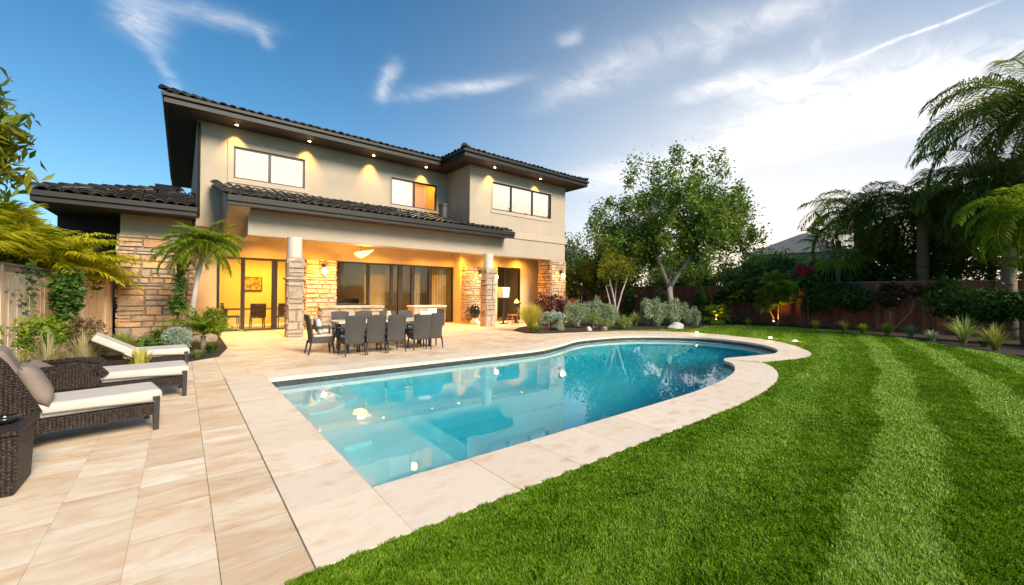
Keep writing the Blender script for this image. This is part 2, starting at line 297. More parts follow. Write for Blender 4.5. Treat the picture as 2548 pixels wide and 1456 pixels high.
# ------------------------------------------------------------------ mesh builder
class MB:
    def __init__(s): s.v = []; s.f = []; s.a = []
    def add(s, vs, fs, a=None):
        o = len(s.v); s.v += [tuple(x) for x in vs]
        for f in fs: s.f.append(tuple(i + o for i in f)); s.a.append(rnd.random() if a is None else a)
    def box(s, x0, x1, y0, y1, z0, z1, a=None, T=None):
        vs = [Vector((x, y, z)) for x in (x0, x1) for y in (y0, y1) for z in (z0, z1)]
        if T is not None: vs = [T @ v for v in vs]
        if a is None: a = rnd.random()
        s.add(vs, [(0, 1, 3, 2), (4, 6, 7, 5), (0, 4, 5, 1), (2, 3, 7, 6), (0, 2, 6, 4), (1, 5, 7, 3)], a); return s
    def tube(s, path, rad, n=8, a=None, cap=True, flat=1):
        path = [Vector(p) for p in path]; rings = []
        up = Vector((0, 0, 1))
        if a is None: a = rnd.random()
        for i, p in enumerate(path):
            d = (path[min(i + 1, len(path) - 1)] - path[max(i - 1, 0)]).normalized()
            x = d.cross(up);
            if x.length < .05: x = d.cross(Vector((1, 0, 0)))
            x.normalize(); y = d.cross(x).normalized(); r = rad[i] if isinstance(rad, (list, tuple)) else rad
            rings.append([p + (x * math.cos(t) + y * math.sin(t) * flat) * r for t in [2 * math.pi * k / n for k in range(n)]])
        vs = [v for r_ in rings for v in r_]; fs = []
        for i in range(len(path) - 1):
            for k in range(n): fs.append((i * n + k, i * n + (k + 1) % n, (i + 1) * n + (k + 1) % n, (i + 1) * n + k))
        if cap: fs.append(tuple(range(n - 1, -1, -1))); fs.append(tuple((len(path) - 1) * n + k for k in range(n)))
        s.add(vs, fs, a); return s
    def lathe(s, prof, c=(0, 0, 0), n=20, a=None):
        s.tube([(c[0], c[1], c[2] + z) for r, z in prof], [max(r, .001) for r, z in prof], n, a); return s
    def prism(s, poly, axis, lo, hi, a=None, T=None):   # poly 2d points extruded along axis
        def P3(p, h): return {'x': (h, p[0], p[1]), 'y': (p[0], h, p[1]), 'z': (p[0], p[1], h)}[axis]
        n = len(poly); vs = [Vector(P3(p, lo)) for p in poly] + [Vector(P3(p, hi)) for p in poly]
        if T is not None: vs = [T @ v for v in vs]
        fs = [(i, (i + 1) % n, n + (i + 1) % n, n + i) for i in range(n)] + [tuple(range(n - 1, -1, -1)), tuple(range(n, 2 * n))]
        s.add(vs, fs, rnd.random() if a is None else a); return s
    def build(s, name, mat, parent=None, smooth=False, bevel=0, seg=2, loc=None, sub=0):
        me = bpy.data.meshes.new(name); me.from_pydata(s.v, [], s.f)
        at = me.attributes.new('v', 'FLOAT', 'FACE'); at.data.foreach_set('value', s.a)
        me.materials.append(mat)
        bm = bmesh.new(); bm.from_mesh(me); bmesh.ops.recalc_face_normals(bm, faces=bm.faces); bm.to_mesh(me); bm.free()
        if smooth: me.polygons.foreach_set('use_smooth', [True] * len(me.polygons))
        o = bpy.data.objects.new(name, me); col.objects.link(o)
        if parent: o.parent = parent
        if loc: o.location = loc
        if bevel:
            b = o.modifiers.new('bevel', 'BEVEL'); b.width = bevel; b.segments = seg; b.limit_method = 'ANGLE'
        if sub:
            b = o.modifiers.new('subsurf', 'SUBSURF'); b.levels = b.render_levels = sub
        return o
def npmesh(name, V, F, A, mat, parent=None, smooth=False):
    """V (n,3), F (m,k) quads or tris, A (m) face values"""
    k = F.shape[1]; me = bpy.data.meshes.new(name)
    me.vertices.add(len(V)); me.vertices.foreach_set('co', V.astype(np.float32).ravel())
    me.loops.add(F.size); me.loops.foreach_set('vertex_index', F.astype(np.int32).ravel())
    me.polygons.add(len(F)); me.polygons.foreach_set('loop_start', np.arange(0, F.size, k, dtype=np.int32))
    me.update(calc_edges=True)
    at = me.attributes.new('v', 'FLOAT', 'FACE'); at.data.foreach_set('value', A.astype(np.float32))
    me.materials.append(mat)
    if smooth: me.polygons.foreach_set('use_smooth', [True] * len(F))
    o = bpy.data.objects.new(name, me); col.objects.link(o)
    if parent: o.parent = parent
    return o
def empty(name, loc=(0, 0, 0), rz=0):
    o = bpy.data.objects.new(name, None); o.empty_display_size = .2; col.objects.link(o); o.location = loc; o.rotation_euler = (0, 0, rz); return o
def tag(o, label=None, cat=None, group=None, kind=None):
    if label: o['label'] = label
    if cat: o['category'] = cat
    if group: o['group'] = group
    if kind: o['kind'] = kind
    return o
def copy_tree(o, parent=None):
    c = o.copy(); col.objects.link(c)
    if parent: c.parent = parent
    for ch in [x for x in list(col.objects) if x.parent == o]: copy_tree(ch, c)
    return c
def light(name, kind, loc, energy, color=(1, .62, .25), size=.1, parent=None, aim=None, spot=80, blend=.6):
    l = bpy.data.lights.new(name, kind); l.energy = energy; l.color = color
    if kind == 'AREA': l.shape = 'RECTANGLE' if isinstance(size, tuple) else 'SQUARE'; l.size = size[0] if isinstance(size, tuple) else size; l.size_y = size[1] if isinstance(size, tuple) else size
    else: l.shadow_soft_size = size
    if kind == 'SPOT': l.spot_size = R(spot); l.spot_blend = blend
    o = bpy.data.objects.new(name, l); col.objects.link(o); o.location = loc
    if aim is not None: o.rotation_euler = (Vector(aim) - Vector(loc)).to_track_quat('-Z', 'Y').to_euler()
    if parent: o.parent = parent
    return o

# ------------------------------------------------------------------ ground plan
def catmull(pts, n=8, closed=True):
    out = []; m = len(pts)
    for i in range(m):
        p0, p1, p2, p3 = [Vector(pts[(i + k) % m]).to_2d() for k in (-1, 0, 1, 2)]
        for j in range(n):
            t = j / n
            out.append(.5 * ((2 * p1) + (-p0 + p2) * t + (2 * p0 - 5 * p1 + 4 * p2 - p3) * t * t + (-p0 + 3 * p1 - 3 * p2 + p3) * t ** 3))
    return out
curve = [(6.0, 3.06), (7.3, 3.18), (8.4, 3.42), (9.25, 3.80), (9.62, 4.14), (10.0, 4.24), (10.8, 4.06), (11.9, 3.86), (13.0, 4.22), (13.85, 5.1), (14.12, 6.3), (13.7, 7.45), (12.2, 8.55), (10.1, 8.78), (8.5, 8.22), (7.4, 7.88), (6.0, 7.84)]
def opencat(pts, n=7):
    P_ = [Vector((5.0, 3.05))] + [Vector(p) for p in pts] + [Vector((5.0, 7.84))]; out = []
    for i in range(1, len(P_) - 2):
        p0, p1, p2, p3 = P_[i - 1:i + 3]
        for j in range(n):
            t = j / n
            out.append(.5 * ((2 * p1) + (-p0 + p2) * t + (2 * p0 - 5 * p1 + 4 * p2 - p3) * t * t + (-p0 + 3 * p1 - 3 * p2 + p3) * t ** 3))
    out.append(P_[-2]); return out
pool = [Vector((1.13, 7.84)), Vector((1.13, 3.05)), Vector((2.0, 3.05)), Vector((3.4, 3.05)), Vector((4.8, 3.05))] + opencat(curve) + [Vector((4.5, 7.84)), Vector((3.0, 7.84))]
def offset(poly, d):
    n = len(poly); out = []
    for i in range(n):
        a, b, c = poly[i - 1], poly[i], poly[(i + 1) % n]
        e1 = (b - a).normalized(); e2 = (c - b).normalized(); n1 = Vector((e1.y, -e1.x)); n2 = Vector((e2.y, -e2.x))
        m = (n1 + n2); k = d / max(.35, (1 + n1.dot(n2)) / 2) / 2 if m.length > .01 else d
        out.append(b + m * k)
    return out
# pool runs counter-clockwise, so +d is outward
def sheet(name, outer, z, mat, hole=None, z0=None):
    loops = [[Vector((p[0], p[1], 0)) for p in outer]]
    if hole: loops.append([Vector((p[0], p[1], 0)) for p in reversed(hole)])
    tris = tessellate_polygon(loops); vs = [v for l_ in loops for v in l_]
    me = bpy.data.meshes.new(name); me.from_pydata([(v.x, v.y, z) for v in vs], [], [tuple(t) for t in tris])
    bm = bmesh.new(); bm.from_mesh(me); bmesh.ops.recalc_face_normals(bm, faces=bm.faces)
    if sum(f.normal.z for f in bm.faces) < 0: bmesh.ops.reverse_faces(bm, faces=bm.faces)
    bm.to_mesh(me); bm.free()
    me.materials.append(mat); o = bpy.data.objects.new(name, me); col.objects.link(o); return tag(o, kind='structure')
hole = offset(pool, .25)
sheet('ground', [(-400, -400), (400, -400), (400, 400), (-400, 400)], -.06, earth, hole)
deck_out = [(-7, -2), (.42, -2), (.42, 2.335), (.56, 2.335), (1.2, 2.42), (6.4, 2.5), (8.0, 2.72), (8.85, 2.98), (9.5, 3.4), (9.95, 3.62), (10.8, 3.42), (11.9, 3.22), (13.0, 3.42), (14.1, 3.95), (15.05, 4.7), (15.55, 5.6), (15.85, 6.86), (15.6, 8.3), (14.8, 9.35), (13.5, 10.04), (11.9, 10.5), (10.2, 10.9), (9.84, 11.3), (10.1, 12.4), (11.3, 13.4), (13.2, 14.2), (16.4, 14.7), (16.4, 26), (.9, 26), (.95, 14.8), (.92, 12.6), (.65, 11.1), (.05, 10.6), (-.35, 10.1), (-.75, 9.0), (-1.35, 8.2), (-1.6, 6.4), (-1.9, 3.9), (-7, 3.5)]
sheet('patio', deck_out, 0, deck_m, hole)
lawn_out = [(.40, -12), (30, -12), (30, -3), (17.5, -1.2), (16.31, -.3), (17.81, .8), (19.48, 1.87), (21.0, 3.0), (21.8, 4.4), (22.2, 6.0), (21.9, 7.6), (21.0, 8.9), (19.2, 9.15), (17.6, 8.7), (16.4, 9.2), (14.8, 9.75), (13.2, 10.3), (12, 9.6), (14.8, 8.5), (15, 5.5), (14.3, 4.7), (13.4, 3.85), (12, 3.5), (10.8, 3.7), (10, 3.85), (9.4, 3.5), (8, 2.95), (6, 2.7), (.40, 2.7)]
sheet('lawn_ground', lawn_out, -.014, soil_green, None)
bed_left = [(-7, 3.2), (-1.5, 3.2), (-1.2, 8.4), (-.6, 9.2), (-.2, 10.3), (.3, 10.9), (.9, 11.2), (1.05, 14), (1.0, 17.4), (-4, 17.4)]
bed_right = [(9.6, 10.8), (13.2, 9.9), (15, 9.2), (16.5, 8.8), (18.6, 8.6), (21, 8.6), (21.6, 7.2), (21.8, 5.5), (21.4, 4), (20.5, 2.8), (19, 1.7), (17, .5), (15.6, -.8), (17, -2), (26, -6), (26, 26), (16, 26), (10, 15)]
# left bed lies under the deck sheet edge, right bed under the lawn edge
sheet('planting_bed', bed_left, -.006, mulch)
sheet('planting_bed', bed_right, -.024, mulch)

# coping: individual slabs following the rim
def rim_points(poly, step=.1):
    pts = []; n = len(poly)
    for i in range(n):
        a, b = poly[i], poly[(i + 1) % n]; k = max(1, int((b - a).length / step))
        for j in range(k): pts.append(a.lerp(b, j / k))
    return pts
WID = .72
inner, outer = pool, offset(pool, WID)
outer[0].x = outer[1].x = .574
cop = MB()
def ring_slabs():
    # straight left side and near side are cut square; the rest follows the curve in slabs about 1 m long
    segs = []; n = len(pool); cur = 0; acc = 0; start = 0; pieces = []
    for i in range(1, n + 1):
        acc += (pool[i % n] - pool[i - 1]).length
        corner = (i % n) in (0, 1)
        if acc > .66 or corner or i == n: pieces.append((start, i)); start = i; acc = 0
    return pieces
g = .0022
for s_, e_ in ring_slabs():
    idx = [i % len(pool) for i in range(s_, e_ + 1)]
    ins = [pool[i] for i in idx]; outs = [outer[i] for i in idx]
    if idx[0] == 1: outs[0] = Vector((1.13, pool[1].y - WID))
    if idx[-1] == 0: outs[-1] = Vector((1.13, pool[0].y + WID))
    if idx == [0, 1]: ins = [Vector((1.13, pool[0].y + WID)), Vector((1.13, pool[1].y - WID))]; outs = [Vector((.574, ins[0].y)), Vector((.574, ins[1].y))]
    # subdivide a long straight slab
    L_ = (ins[0] - ins[-1]).length; k = max(1, round(L_ / .7)) if len(idx) == 2 else 1
    for q in range(k):
        if len(idx) == 2: I = [ins[0].lerp(ins[1], q / k), ins[0].lerp(ins[1], (q + 1) / k)]; O = [outs[0].lerp(outs[1], q / k), outs[0].lerp(outs[1], (q + 1) / k)]
        else: I, O = ins, outs
        d0 = (I[1] - I[0]).normalized() * g; d1 = (I[-1] - I[-2]).normalized() * g
        I = [I[0] + d0] + list(I[1:-1]) + [I[-1] - d1]; O = [O[0] + d0] + list(O[1:-1]) + [O[-1] - d1]
        m = len(I); z1, z0 = .012 + rnd.uniform(-.0008, .0008), -.05
        lip = .03; vs = [(p.x, p.y, z1) for p in I] + [(p.x, p.y, z1) for p in O] + [(p.x, p.y, z0) for p in I] + [(p.x, p.y, z0) for p in O]
        fs = []
        for j in range(m - 1):
            fs += [(j, j + 1, m + j + 1, m + j), (j, 2 * m + j, 2 * m + j + 1, j + 1), (m + j, m + j + 1, 3 * m + j + 1, 3 * m + j), (2 * m + j, 3 * m + j, 3 * m + j + 1, 2 * m + j + 1)]
        fs += [(0, m, 3 * m, 2 * m), (m - 1, 3 * m - 1, 4 * m - 1, 2 * m - 1)]
        cop.add(vs, fs, rnd.random())
co = cop.build('pool_coping', coping_m); tag(co, kind='structure')

grout = pm('grout', [(.10, .075, .055), (.16, .12, .09)], .95, 20)
go_ = [p.copy() for p in offset(pool, WID - .03)]; go_[0].x = go_[1].x = .60
sheet('coping_grout', go_, .005, grout, offset(pool, .03))
# pool basin
WL = -.13
bas = MB(); n = len(pool)
inn = offset(pool, .01)
def band(mb, poly, za, zb, a=.5):
    n = len(poly); vs = [(p.x, p.y, za) for p in poly] + [(p.x, p.y, zb) for p in poly]
    mb.add(vs, [(i, (i + 1) % n, n + (i + 1) % n, n + i) for i in range(n)], a)
band(bas, inn, -.2, -1.55)
flo = tessellate_polygon([[Vector((p.x, p.y, 0)) for p in inn]]); bas.add([(p.x, p.y, -1.5) for p in inn], [tuple(t) for t in flo])
bas.box(1.12, 2.25, 3.04, 7.85, -1.5, -.46)                 # tanning shelf
bas.prism([(2.25, -1.5), (2.25, -.86), (2.75, -.86), (2.75, -1.5)], 'y', 3.04, 7.85)
bas.prism([(1.12, 7.85), (1.12, 6.5), (1.5, 6.5), (1.95, 6.95), (1.95, 7.85)], 'z', -.47, -.24)   # corner steps
bas.prism([(1.12, 6.5), (1.12, 6.1), (1.66, 6.1), (2.25, 6.7), (2.25, 7.85), (1.95, 7.85), (1.95, 6.95), (1.5, 6.5)], 'z', -.47, -.36)
bas.prism([(1.12, 4.6), (1.12, 5.4), (1.55, 5.4), (1.7, 4.6)], 'z', -.47, -.33)
led = offset(pool, -.22)
for i in range(n):
    j = (i + 1) % n
    if pool[i].y > 6.2 or pool[i].x > 12.5:
        bas.add([(inn[i].x, inn[i].y, -.27), (inn[j].x, inn[j].y, -.27), (led[j].x, led[j].y, -.27), (led[i].x, led[i].y, -.27), (led[i].x, led[i].y, -1.5), (led[j].x, led[j].y, -1.5)], [(0, 1, 2, 3), (3, 2, 5, 4)], .5)
tag(bas.build('pool_basin', plaster), kind='structure')
tb = MB(); band(tb, offset(pool, .004), -.02, -.21); tag(tb.build('pool_tile_band', slate), kind='structure')
wt = MB(); wp = offset(pool, .06); band(wt, wp, WL, -1.7); tr = tessellate_polygon([[Vector((p.x, p.y, 0)) for p in wp]])
wt.add([(p.x, p.y, WL) for p in wp], [tuple(t) for t in tr]); wt.add([(p.x, p.y, -1.7) for p in wp], [tuple(t) for t in tr])
wo = wt.build('water', water_m); tag(wo, kind='structure')
bm = bmesh.new(); bm.from_mesh(wo.data); bmesh.ops.remove_doubles(bm, verts=bm.verts, dist=1e-5); bmesh.ops.recalc_face_normals(bm, faces=bm.faces); bm.to_mesh(wo.data); bm.free()

# ------------------------------------------------------------------ house
house = empty('house', (8, 20, 0)); HB = Vector((8, 20, 0))
tag(house, 'two storey stucco and stone house with dark tiled roof and covered patio behind the pool', 'house')
def hpart(mb, name, mat, parent=None, **k):
    o = mb.build(name, mat, None, **k); o.parent = parent or house
    o.location = Vector(o.location) - (HB if (parent is None or parent == house) else Vector((0, 0, 0)))
    if parent is None or parent == house: pass
    return o
# children of house sit at -HB; their own children at 0 (world coordinates stay as written)
def sub(mb, name, mat, parent, **k):
    o = mb.build(name, mat, None, **k); o.parent = parent; return o
YW, YB = 17.05, 15.04
SOF = 7.10
def wall_with_holes(mb, x0, x1, z0, z1, y0, y1, holes):
    xs = sorted({x0, x1, *[h[0] for h in holes], *[h[1] for h in holes]}); zs = sorted({z0, z1, *[h[2] for h in holes], *[h[3] for h in holes]})
    for i in range(len(xs) - 1):
        for j in range(len(zs) - 1):
            cx, cz = (xs[i] + xs[i + 1]) / 2, (zs[j] + zs[j + 1]) / 2
            if any(h[0] < cx < h[1] and h[2] < cz < h[3] for h in holes): continue
            mb.box(xs[i], xs[i + 1], y0, y1, zs[j], zs[j + 1], .5)
w1 = (1.36, 3.60, 5.36, 6.46); w2 = (7.02, 9.22, 5.27, 6.45); w3 = (10.98, 14.72, 5.30, 6.56)
u = MB(); wall_with_holes(u, .35, 9.77, 3.6, SOF, YW, YW + .22, [w1, w2])
u.box(.35, .57, YW + .22, 28.2, 0, SOF, .5); u.box(9.77, 9.99, YB, YW + .2, 3.9, SOF, .5)
wall_with_holes(u, 9.995, 15.79, 3.9, SOF, YB, YB + .22, [w3])
u.box(15.57, 15.79, YB + .22, 28.2, 3.2, SOF, .5); u.box(.57, 15.57, 28.0, 28.2, 0, SOF, .5)
u.box(15.57, 15.79, 17.3, 28.2, 0, 3.2, .5)
hpart(u, 'wall', stucco)
u = MB(); u.box(-3.0, -1.52, 18.6, 18.8, 0, 3.8, .5); hpart(u, 'wing_shade_panel', soffit_dark)  # dark panel put in for the black shade under the wing roof
st = MB(); st.box(10.9, 15.86, YB - .07, YB + .05, 4.08, 4.38, .5); hpart(st, 'stucco_band', trim_light, bevel=.01)
bmb = MB(); bmb.box(1.58, 15.79, YB - .02, YB + .45, 3.2, 4.085, .5); bmb.box(1.58, 2.0, YB + .45, 17.2, 3.2, 4.085, .5)
hpart(bmb, 'beam', stucco, bevel=.012)
# patio back wall
d1 = (.93, 3.62, .04, 2.64); d2a = (4.82, 6.12, .9, 2.70); d2 = (6.12, 10.27, .04, 2.70)
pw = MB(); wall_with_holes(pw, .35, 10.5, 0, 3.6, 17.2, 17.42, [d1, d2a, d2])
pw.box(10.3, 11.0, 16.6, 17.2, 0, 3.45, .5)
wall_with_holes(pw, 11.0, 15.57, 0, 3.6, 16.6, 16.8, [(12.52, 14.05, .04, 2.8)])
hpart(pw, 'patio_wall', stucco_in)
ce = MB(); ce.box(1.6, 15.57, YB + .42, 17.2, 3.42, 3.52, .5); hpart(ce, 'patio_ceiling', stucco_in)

# stone facing made of laid stones
def stones(mb, x0, x1, z0, z1, y, face='-y', hmin=.10, hmax=.24, lmin=.18, lmax=.62, proud=.05, gap=.008):
    z = z0
    while z < z1 - .02:
        h = min(rnd.uniform(hmin, hmax), z1 - z)
        if z1 - z - h < .07: h = z1 - z
        x = x0
        while x < x1 - .01:
            l = rnd.uniform(lmin, lmax)
            if x1 - x - l < .1: l = x1 - x
            split = [(z, h)]
            if h > .19 and rnd.random() < .4: k = rnd.uniform(.4, .6); split = [(z, h * k), (z + h * k, h * (1 - k))]
            for (zz, hh) in split:
                p = rnd.uniform(.35, 1) * proud; a_, b_, c_, d_ = x + gap, x + l - gap, zz + gap, zz + hh - gap; j = lambda: rnd.uniform(-.014, .014) * min(1, hh * 6)
                bk = .05
                if face == '-y': vs = [(a_, y + bk, c_), (b_, y + bk, c_), (b_, y + bk, d_), (a_, y + bk, d_)] + [(a_ + .022 + j(), y - p + j(), c_ + .018 + j()), (b_ - .022 + j(), y - p + j(), c_ + .018 + j()), (b_ - .022 + j(), y - p + j(), d_ - .018 + j()), (a_ + .022 + j(), y - p + j(), d_ - .018 + j())]
                elif face == '-x': vs = [(y + bk, a_, c_), (y + bk, b_, c_), (y + bk, b_, d_), (y + bk, a_, d_)] + [(y - p + j(), a_ + .022 + j(), c_ + .018 + j()), (y - p + j(), b_ - .022 + j(), c_ + .018 + j()), (y - p + j(), b_ - .022 + j(), d_ - .018 + j()), (y - p + j(), a_ + .022 + j(), d_ - .018 + j())]
                else: vs = [(y - bk, a_, c_), (y - bk, b_, c_), (y - bk, b_, d_), (y - bk, a_, d_)] + [(y + p + j(), a_ + .022 + j(), c_ + .018 + j()), (y + p + j(), b_ - .022 + j(), c_ + .018 + j()), (y + p + j(), b_ - .022 + j(), d_ - .018 + j()), (y + p + j(), a_ + .022 + j(), d_ - .018 + j())]
                mb.add(vs, [(4, 5, 6, 7), (0, 4, 7, 3), (1, 2, 6, 5), (0, 1, 5, 4), (3, 7, 6, 2)], rnd.random())
            x += l
        z += h
def stone_block(name, x0, x1, y0, y1, z0, z1, parent, mat=stone_m, **k):
    c = MB(); c.box(x0 + .015, x1 - .015, y0 + .015, y1 - .015, z0, z1, .5); core = hpart(c, name, mortar)
    s = MB(); stones(s, x0, x1, z0, z1, y0 + .015, '-y', **k); stones(s, y0, y1, z0, z1, x0 + .015, '-x', **k); stones(s, y0, y1, z0, z1, x1 - .015, '+x', **k)
    sub(s, 'stone_facing', mat, core); return core
# wing on the left
wg = MB(); wg.box(-1.45, .34, 17.0, 21, 0, 3.9, .5); wg.box(-1.45, .34, 16.9, 17.0, 3.12, 3.9, .5); hpart(wg, 'wing_wall', stucco)
stone_block('stone_wall', -1.5, .36, 16.86, 17.1, 0, 3.14, house, proud=.055, hmin=.17, hmax=.34, lmin=.24, lmax=.66)
# stone piers on the patio wall
stone_block('stone_pier', 3.66, 4.78, 16.98, 17.2, 0, 2.72, house, proud=.05)
stone_block('stone_pier', 10.40, 11.55, 16.32, 16.62, 0, 2.72, house, proud=.05)
# pillars
def pillar(x0, x1, y0, y1, cyl=True):
    p = stone_block('pillar', x0 + .04, x1 - .04, y0 + .04, y1 - .04, 0, 2.54, house, mat=pale_stone, proud=.035, hmin=.2, hmax=.5, lmin=.25, lmax=.6)
    b = MB(); b.box(x0 - .02, x1 + .02, y0 - .02, y1 + .02, 1.84, 1.90, .4)
    sub(b, 'ledge', pale_stone, p, bevel=.01)
    if cyl:
        c = MB(); cx, cy_ = (x0 + x1) / 2, (y0 + y1) / 2; c.lathe([(.22, 2.54), (.22, 3.2)], (cx, cy_, 0), 28)
        sub(c, 'column_shaft', plinth_m, p, smooth=False, bevel=.004)
    return p
pillar(2.56, 3.10, 14.42, 14.96); pillar(10.25, 10.85, 14.42, 14.96)
bm2 = MB(); bm2.box(2.5, 3.16, 14.36, YB, 3.12, 3.3, .5); bm2.box(10.19, 10.91, 14.36, YB, 3.12, 3.3, .5)
stone_block('corner_pillar', 14.72, 15.79, 14.95, 15.95, 0, 3.2, house, proud=.05)

# roof tiles: courses of half-round tiles
def tiles(mb, org, u, v, nu, nv, keep=None, r=.12, ln=.40, amp=1.0):
    org, u, v = Vector(org), Vector(u).normalized(), Vector(v).normalized(); nrm_ = u.cross(v).normalized()
    if nrm_.z < 0: nrm_ = -nrm_
    for i in range(nu):
        for j in range(nv):
            c = org + u * (r * 2.15 * (i + .5)) + v * (ln * .82 * j)
            if keep and not keep(c): continue
            du = rnd.uniform(-.012, .012); lift0 = .045 + rnd.uniform(0, .03) * amp; lift1 = .0; tw = rnd.uniform(-.02, .02)
            vs = []; K = 6
            for e, (t, lf, rr) in enumerate(((-.03, lift0, r), (ln, lift1 + .008, r * .86))):
                for k in range(K + 1):
                    a = math.pi * k / K; vs.append(c + u * (du + tw * e + math.cos(a) * rr * 1.02) + v * t + nrm_ * (math.sin(a) * rr * .72 + lf))
            for k in range(K + 1):
                a = math.pi * k / K; vs.append(c + u * (du + math.cos(a) * (r - .018)) + v * -.03 + nrm_ * (math.sin(a) * (r - .018) * .66 + lift0 - .012))
            fs = [(k, k + 1, K + 2 + k, K + 1 + k) for k in range(K)] + [(k, 2 * K + 2 + k, 2 * K + 3 + k, k + 1) for k in range(K)]
            mb.add(vs, fs, rnd.random())
def caps(mb, a, b, r=.13):
    a, b = Vector(a), Vector(b); d = (b - a); n_ = int(d.length / .36); d.normalize(); s_ = d.cross(Vector((0, 0, 1))).normalized(); up = s_.cross(d)
    for i in range(n_):
        c = a + d * (.36 * i); vs = []
        for t, rr, lf in ((0, r, .05), (.42, r * .85, .01)):
            for k in range(7):
                q = math.pi * k / 6; vs.append(c + d * t + s_ * math.cos(q) * rr + up * (math.sin(q) * rr * .9 + lf + rnd.uniform(0, .01)))
        mb.add(vs, [(k, k + 1, 8 + k, 7 + k) for k in range(6)] + [tuple(range(6, -1, -1))], rnd.random())
PITCH = .31
# skirt roof over the patio
E0, EZ = 14.40, 4.22
rf = MB(); rf.add([(1.05, E0, EZ), (11.65, E0, EZ), (11.65, YB, EZ + PITCH * (YB - E0)), (9.77, YB, EZ + PITCH * (YB - E0)), (9.77, YW, EZ + PITCH * (YW - E0)), (1.05 - .3, YW, EZ + PITCH * (YW - E0))], [(0, 1, 2, 3, 4, 5)])
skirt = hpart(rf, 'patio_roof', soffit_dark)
t_ = MB(); tiles(t_, (1.05, E0 - .04, EZ + .01), (1, 0, 0), (0, 1, PITCH), 41, 9, lambda c: (c.y < YW - .2) and not (c.x > 9.6 and c.y > YB - .3))
sub(t_, 'tiles', tile_m, skirt)
t_ = MB(); caps(t_, (1.0, E0 - .05, EZ + .06), (.78, YW, EZ + PITCH * (YW - E0) + .06)); sub(t_, 'ridge_tiles', tile_m, skirt)
fa = MB(); fa.box(1.0, 11.72, E0 - .10, E0 - .02, 3.96, 4.25, .5); fa.prism([(E0 - .02, 3.96), (E0 - .02, 4.24), (YB, 4.40), (YB, 4.1)], 'x', 11.66, 11.72); fa.box(1.0, 11.72, E0 - .15, E0 - .10, 4.08, 4.25, .5)
sub(fa, 'fascia', fascia_m, skirt, bevel=.006)
so_ = MB(); so_.box(1.06, 11.66, E0 - .02, YB - .02, 4.0, 4.04, .5); sub(so_, 'soffit', soffit_m, skirt)
gb = MB(); gb.prism([(14.45, 4.0), (14.45, 4.2), (YW, 4.2 + PITCH * 2.6), (YW, 3.2)], 'x', 1.05, 1.6, .5); hpart(gb, 'roof_end_wall', stucco)
# main hip roof
RZ = 7.34
def roof_sheet(mb, x0, x1, y0, y1, z, p):
    hw = (y1 - y0) / 2; h = hw * p
    mb.add([(x0, y0, z), (x1, y0, z), (x1, y1, z), (x0, y1, z), (x0 + hw, y0 + hw, z + h), (x1 - hw, y0 + hw, z + h)], [(0, 1, 5, 4), (1, 2, 5), (2, 3, 4, 5), (3, 0, 4)], .3)
mr_ = MB(); roof_sheet(mr_, -.43, 16.49, 16.08, 29.0, RZ, .30)
mainroof = hpart(mr_, 'roof', tile_m)
br_ = MB(); hw = 3.765; z = RZ; h = hw * .30
br_.add([(8.96, 14.2, z), (16.49, 14.2, z), (12.725, 14.2 + hw, z + h), (8.96, 22, z), (16.49, 22, z), (12.725, 22, z + h)], [(0, 1, 2), (0, 2, 5, 3), (1, 4, 5, 2)], .3); sub(br_, 'bay_roof', tile_m, mainroof)
t_ = MB()
tiles(t_, (-.43, 16.05, RZ + .01), (1, 0, 0), (0, 1, .30), 37, 4, lambda c: c.x < 8.96 + (c.y - 16.05))
tiles(t_, (8.96, 14.17, RZ + .01), (1, 0, 0), (0, 1, .30), 29, 4, lambda c: c.x > 8.96 + (c.y - 14.2) and c.x < 16.49 - (c.y - 14.2))
tiles(t_, (8.93, 16.0, RZ + .01), (0, -1, 0), (1, 0, .30), 7, 3, lambda c: c.y > 14.2 + (c.x - 8.96))
tiles(t_, (-.46, 28.9, RZ + .01), (0, -1, 0), (1, 0, .30), 49, 3, lambda c: c.y > 16.1 + (c.x + .43))
sub(t_, 'tiles', tile_m, mainroof)
for a_, b_ in (((8.9, 14.14, RZ + .08), (12.4, 17.64, RZ + 1.05)), ((-.5, 16.0, RZ + .07), (3, 19.5, RZ + 1.1)), ((16.55, 14.14, RZ + .06), (13.2, 17.5, RZ + 1.0))): t_ = MB(); caps(t_, a_, b_); sub(t_, 'ridge_tiles', tile_m, mainroof)
fa = MB()
fa.box(-.47, 8.92, 16.02, 16.10, 7.09, 7.37, .5); fa.box(-.47, -.39, 16.10, 29.0, 7.09, 7.37, .5); fa.box(8.92, 9.0, 14.22, 16.10, 7.09, 7.37, .5); fa.box(8.92, 16.53, 14.14, 14.22, 7.09, 7.37, .5); fa.box(16.45, 16.53, 14.22, 29, 7.09, 7.37, .5)
sub(fa, 'fascia', fascia_m, mainroof, bevel=.008)
gu = MB(); gu.box(-.52, 8.86, 15.95, 16.02, 7.26, 7.38, .5); gu.box(8.86, 16.58, 14.07, 14.14, 7.26, 7.38, .5); gu.box(8.85, 8.92, 14.14, 15.95, 7.26, 7.38, .5); sub(gu, 'gutter', fascia_m, mainroof, bevel=.02)
so_ = MB(); so_.box(.2, 8.98, 16.1, YW + .1, SOF, SOF + .04, .5); so_.box(9.0, 16.45, 14.22, YB + .1, SOF, SOF + .04, .5); so_.box(9.0, 9.85, YB + .1, YW + .1, SOF, SOF + .04, .5); so_.box(15.7, 16.45, YB + .1, 28.9, SOF, SOF + .04, .5)
sub(so_, 'soffit', soffit_m, mainroof)
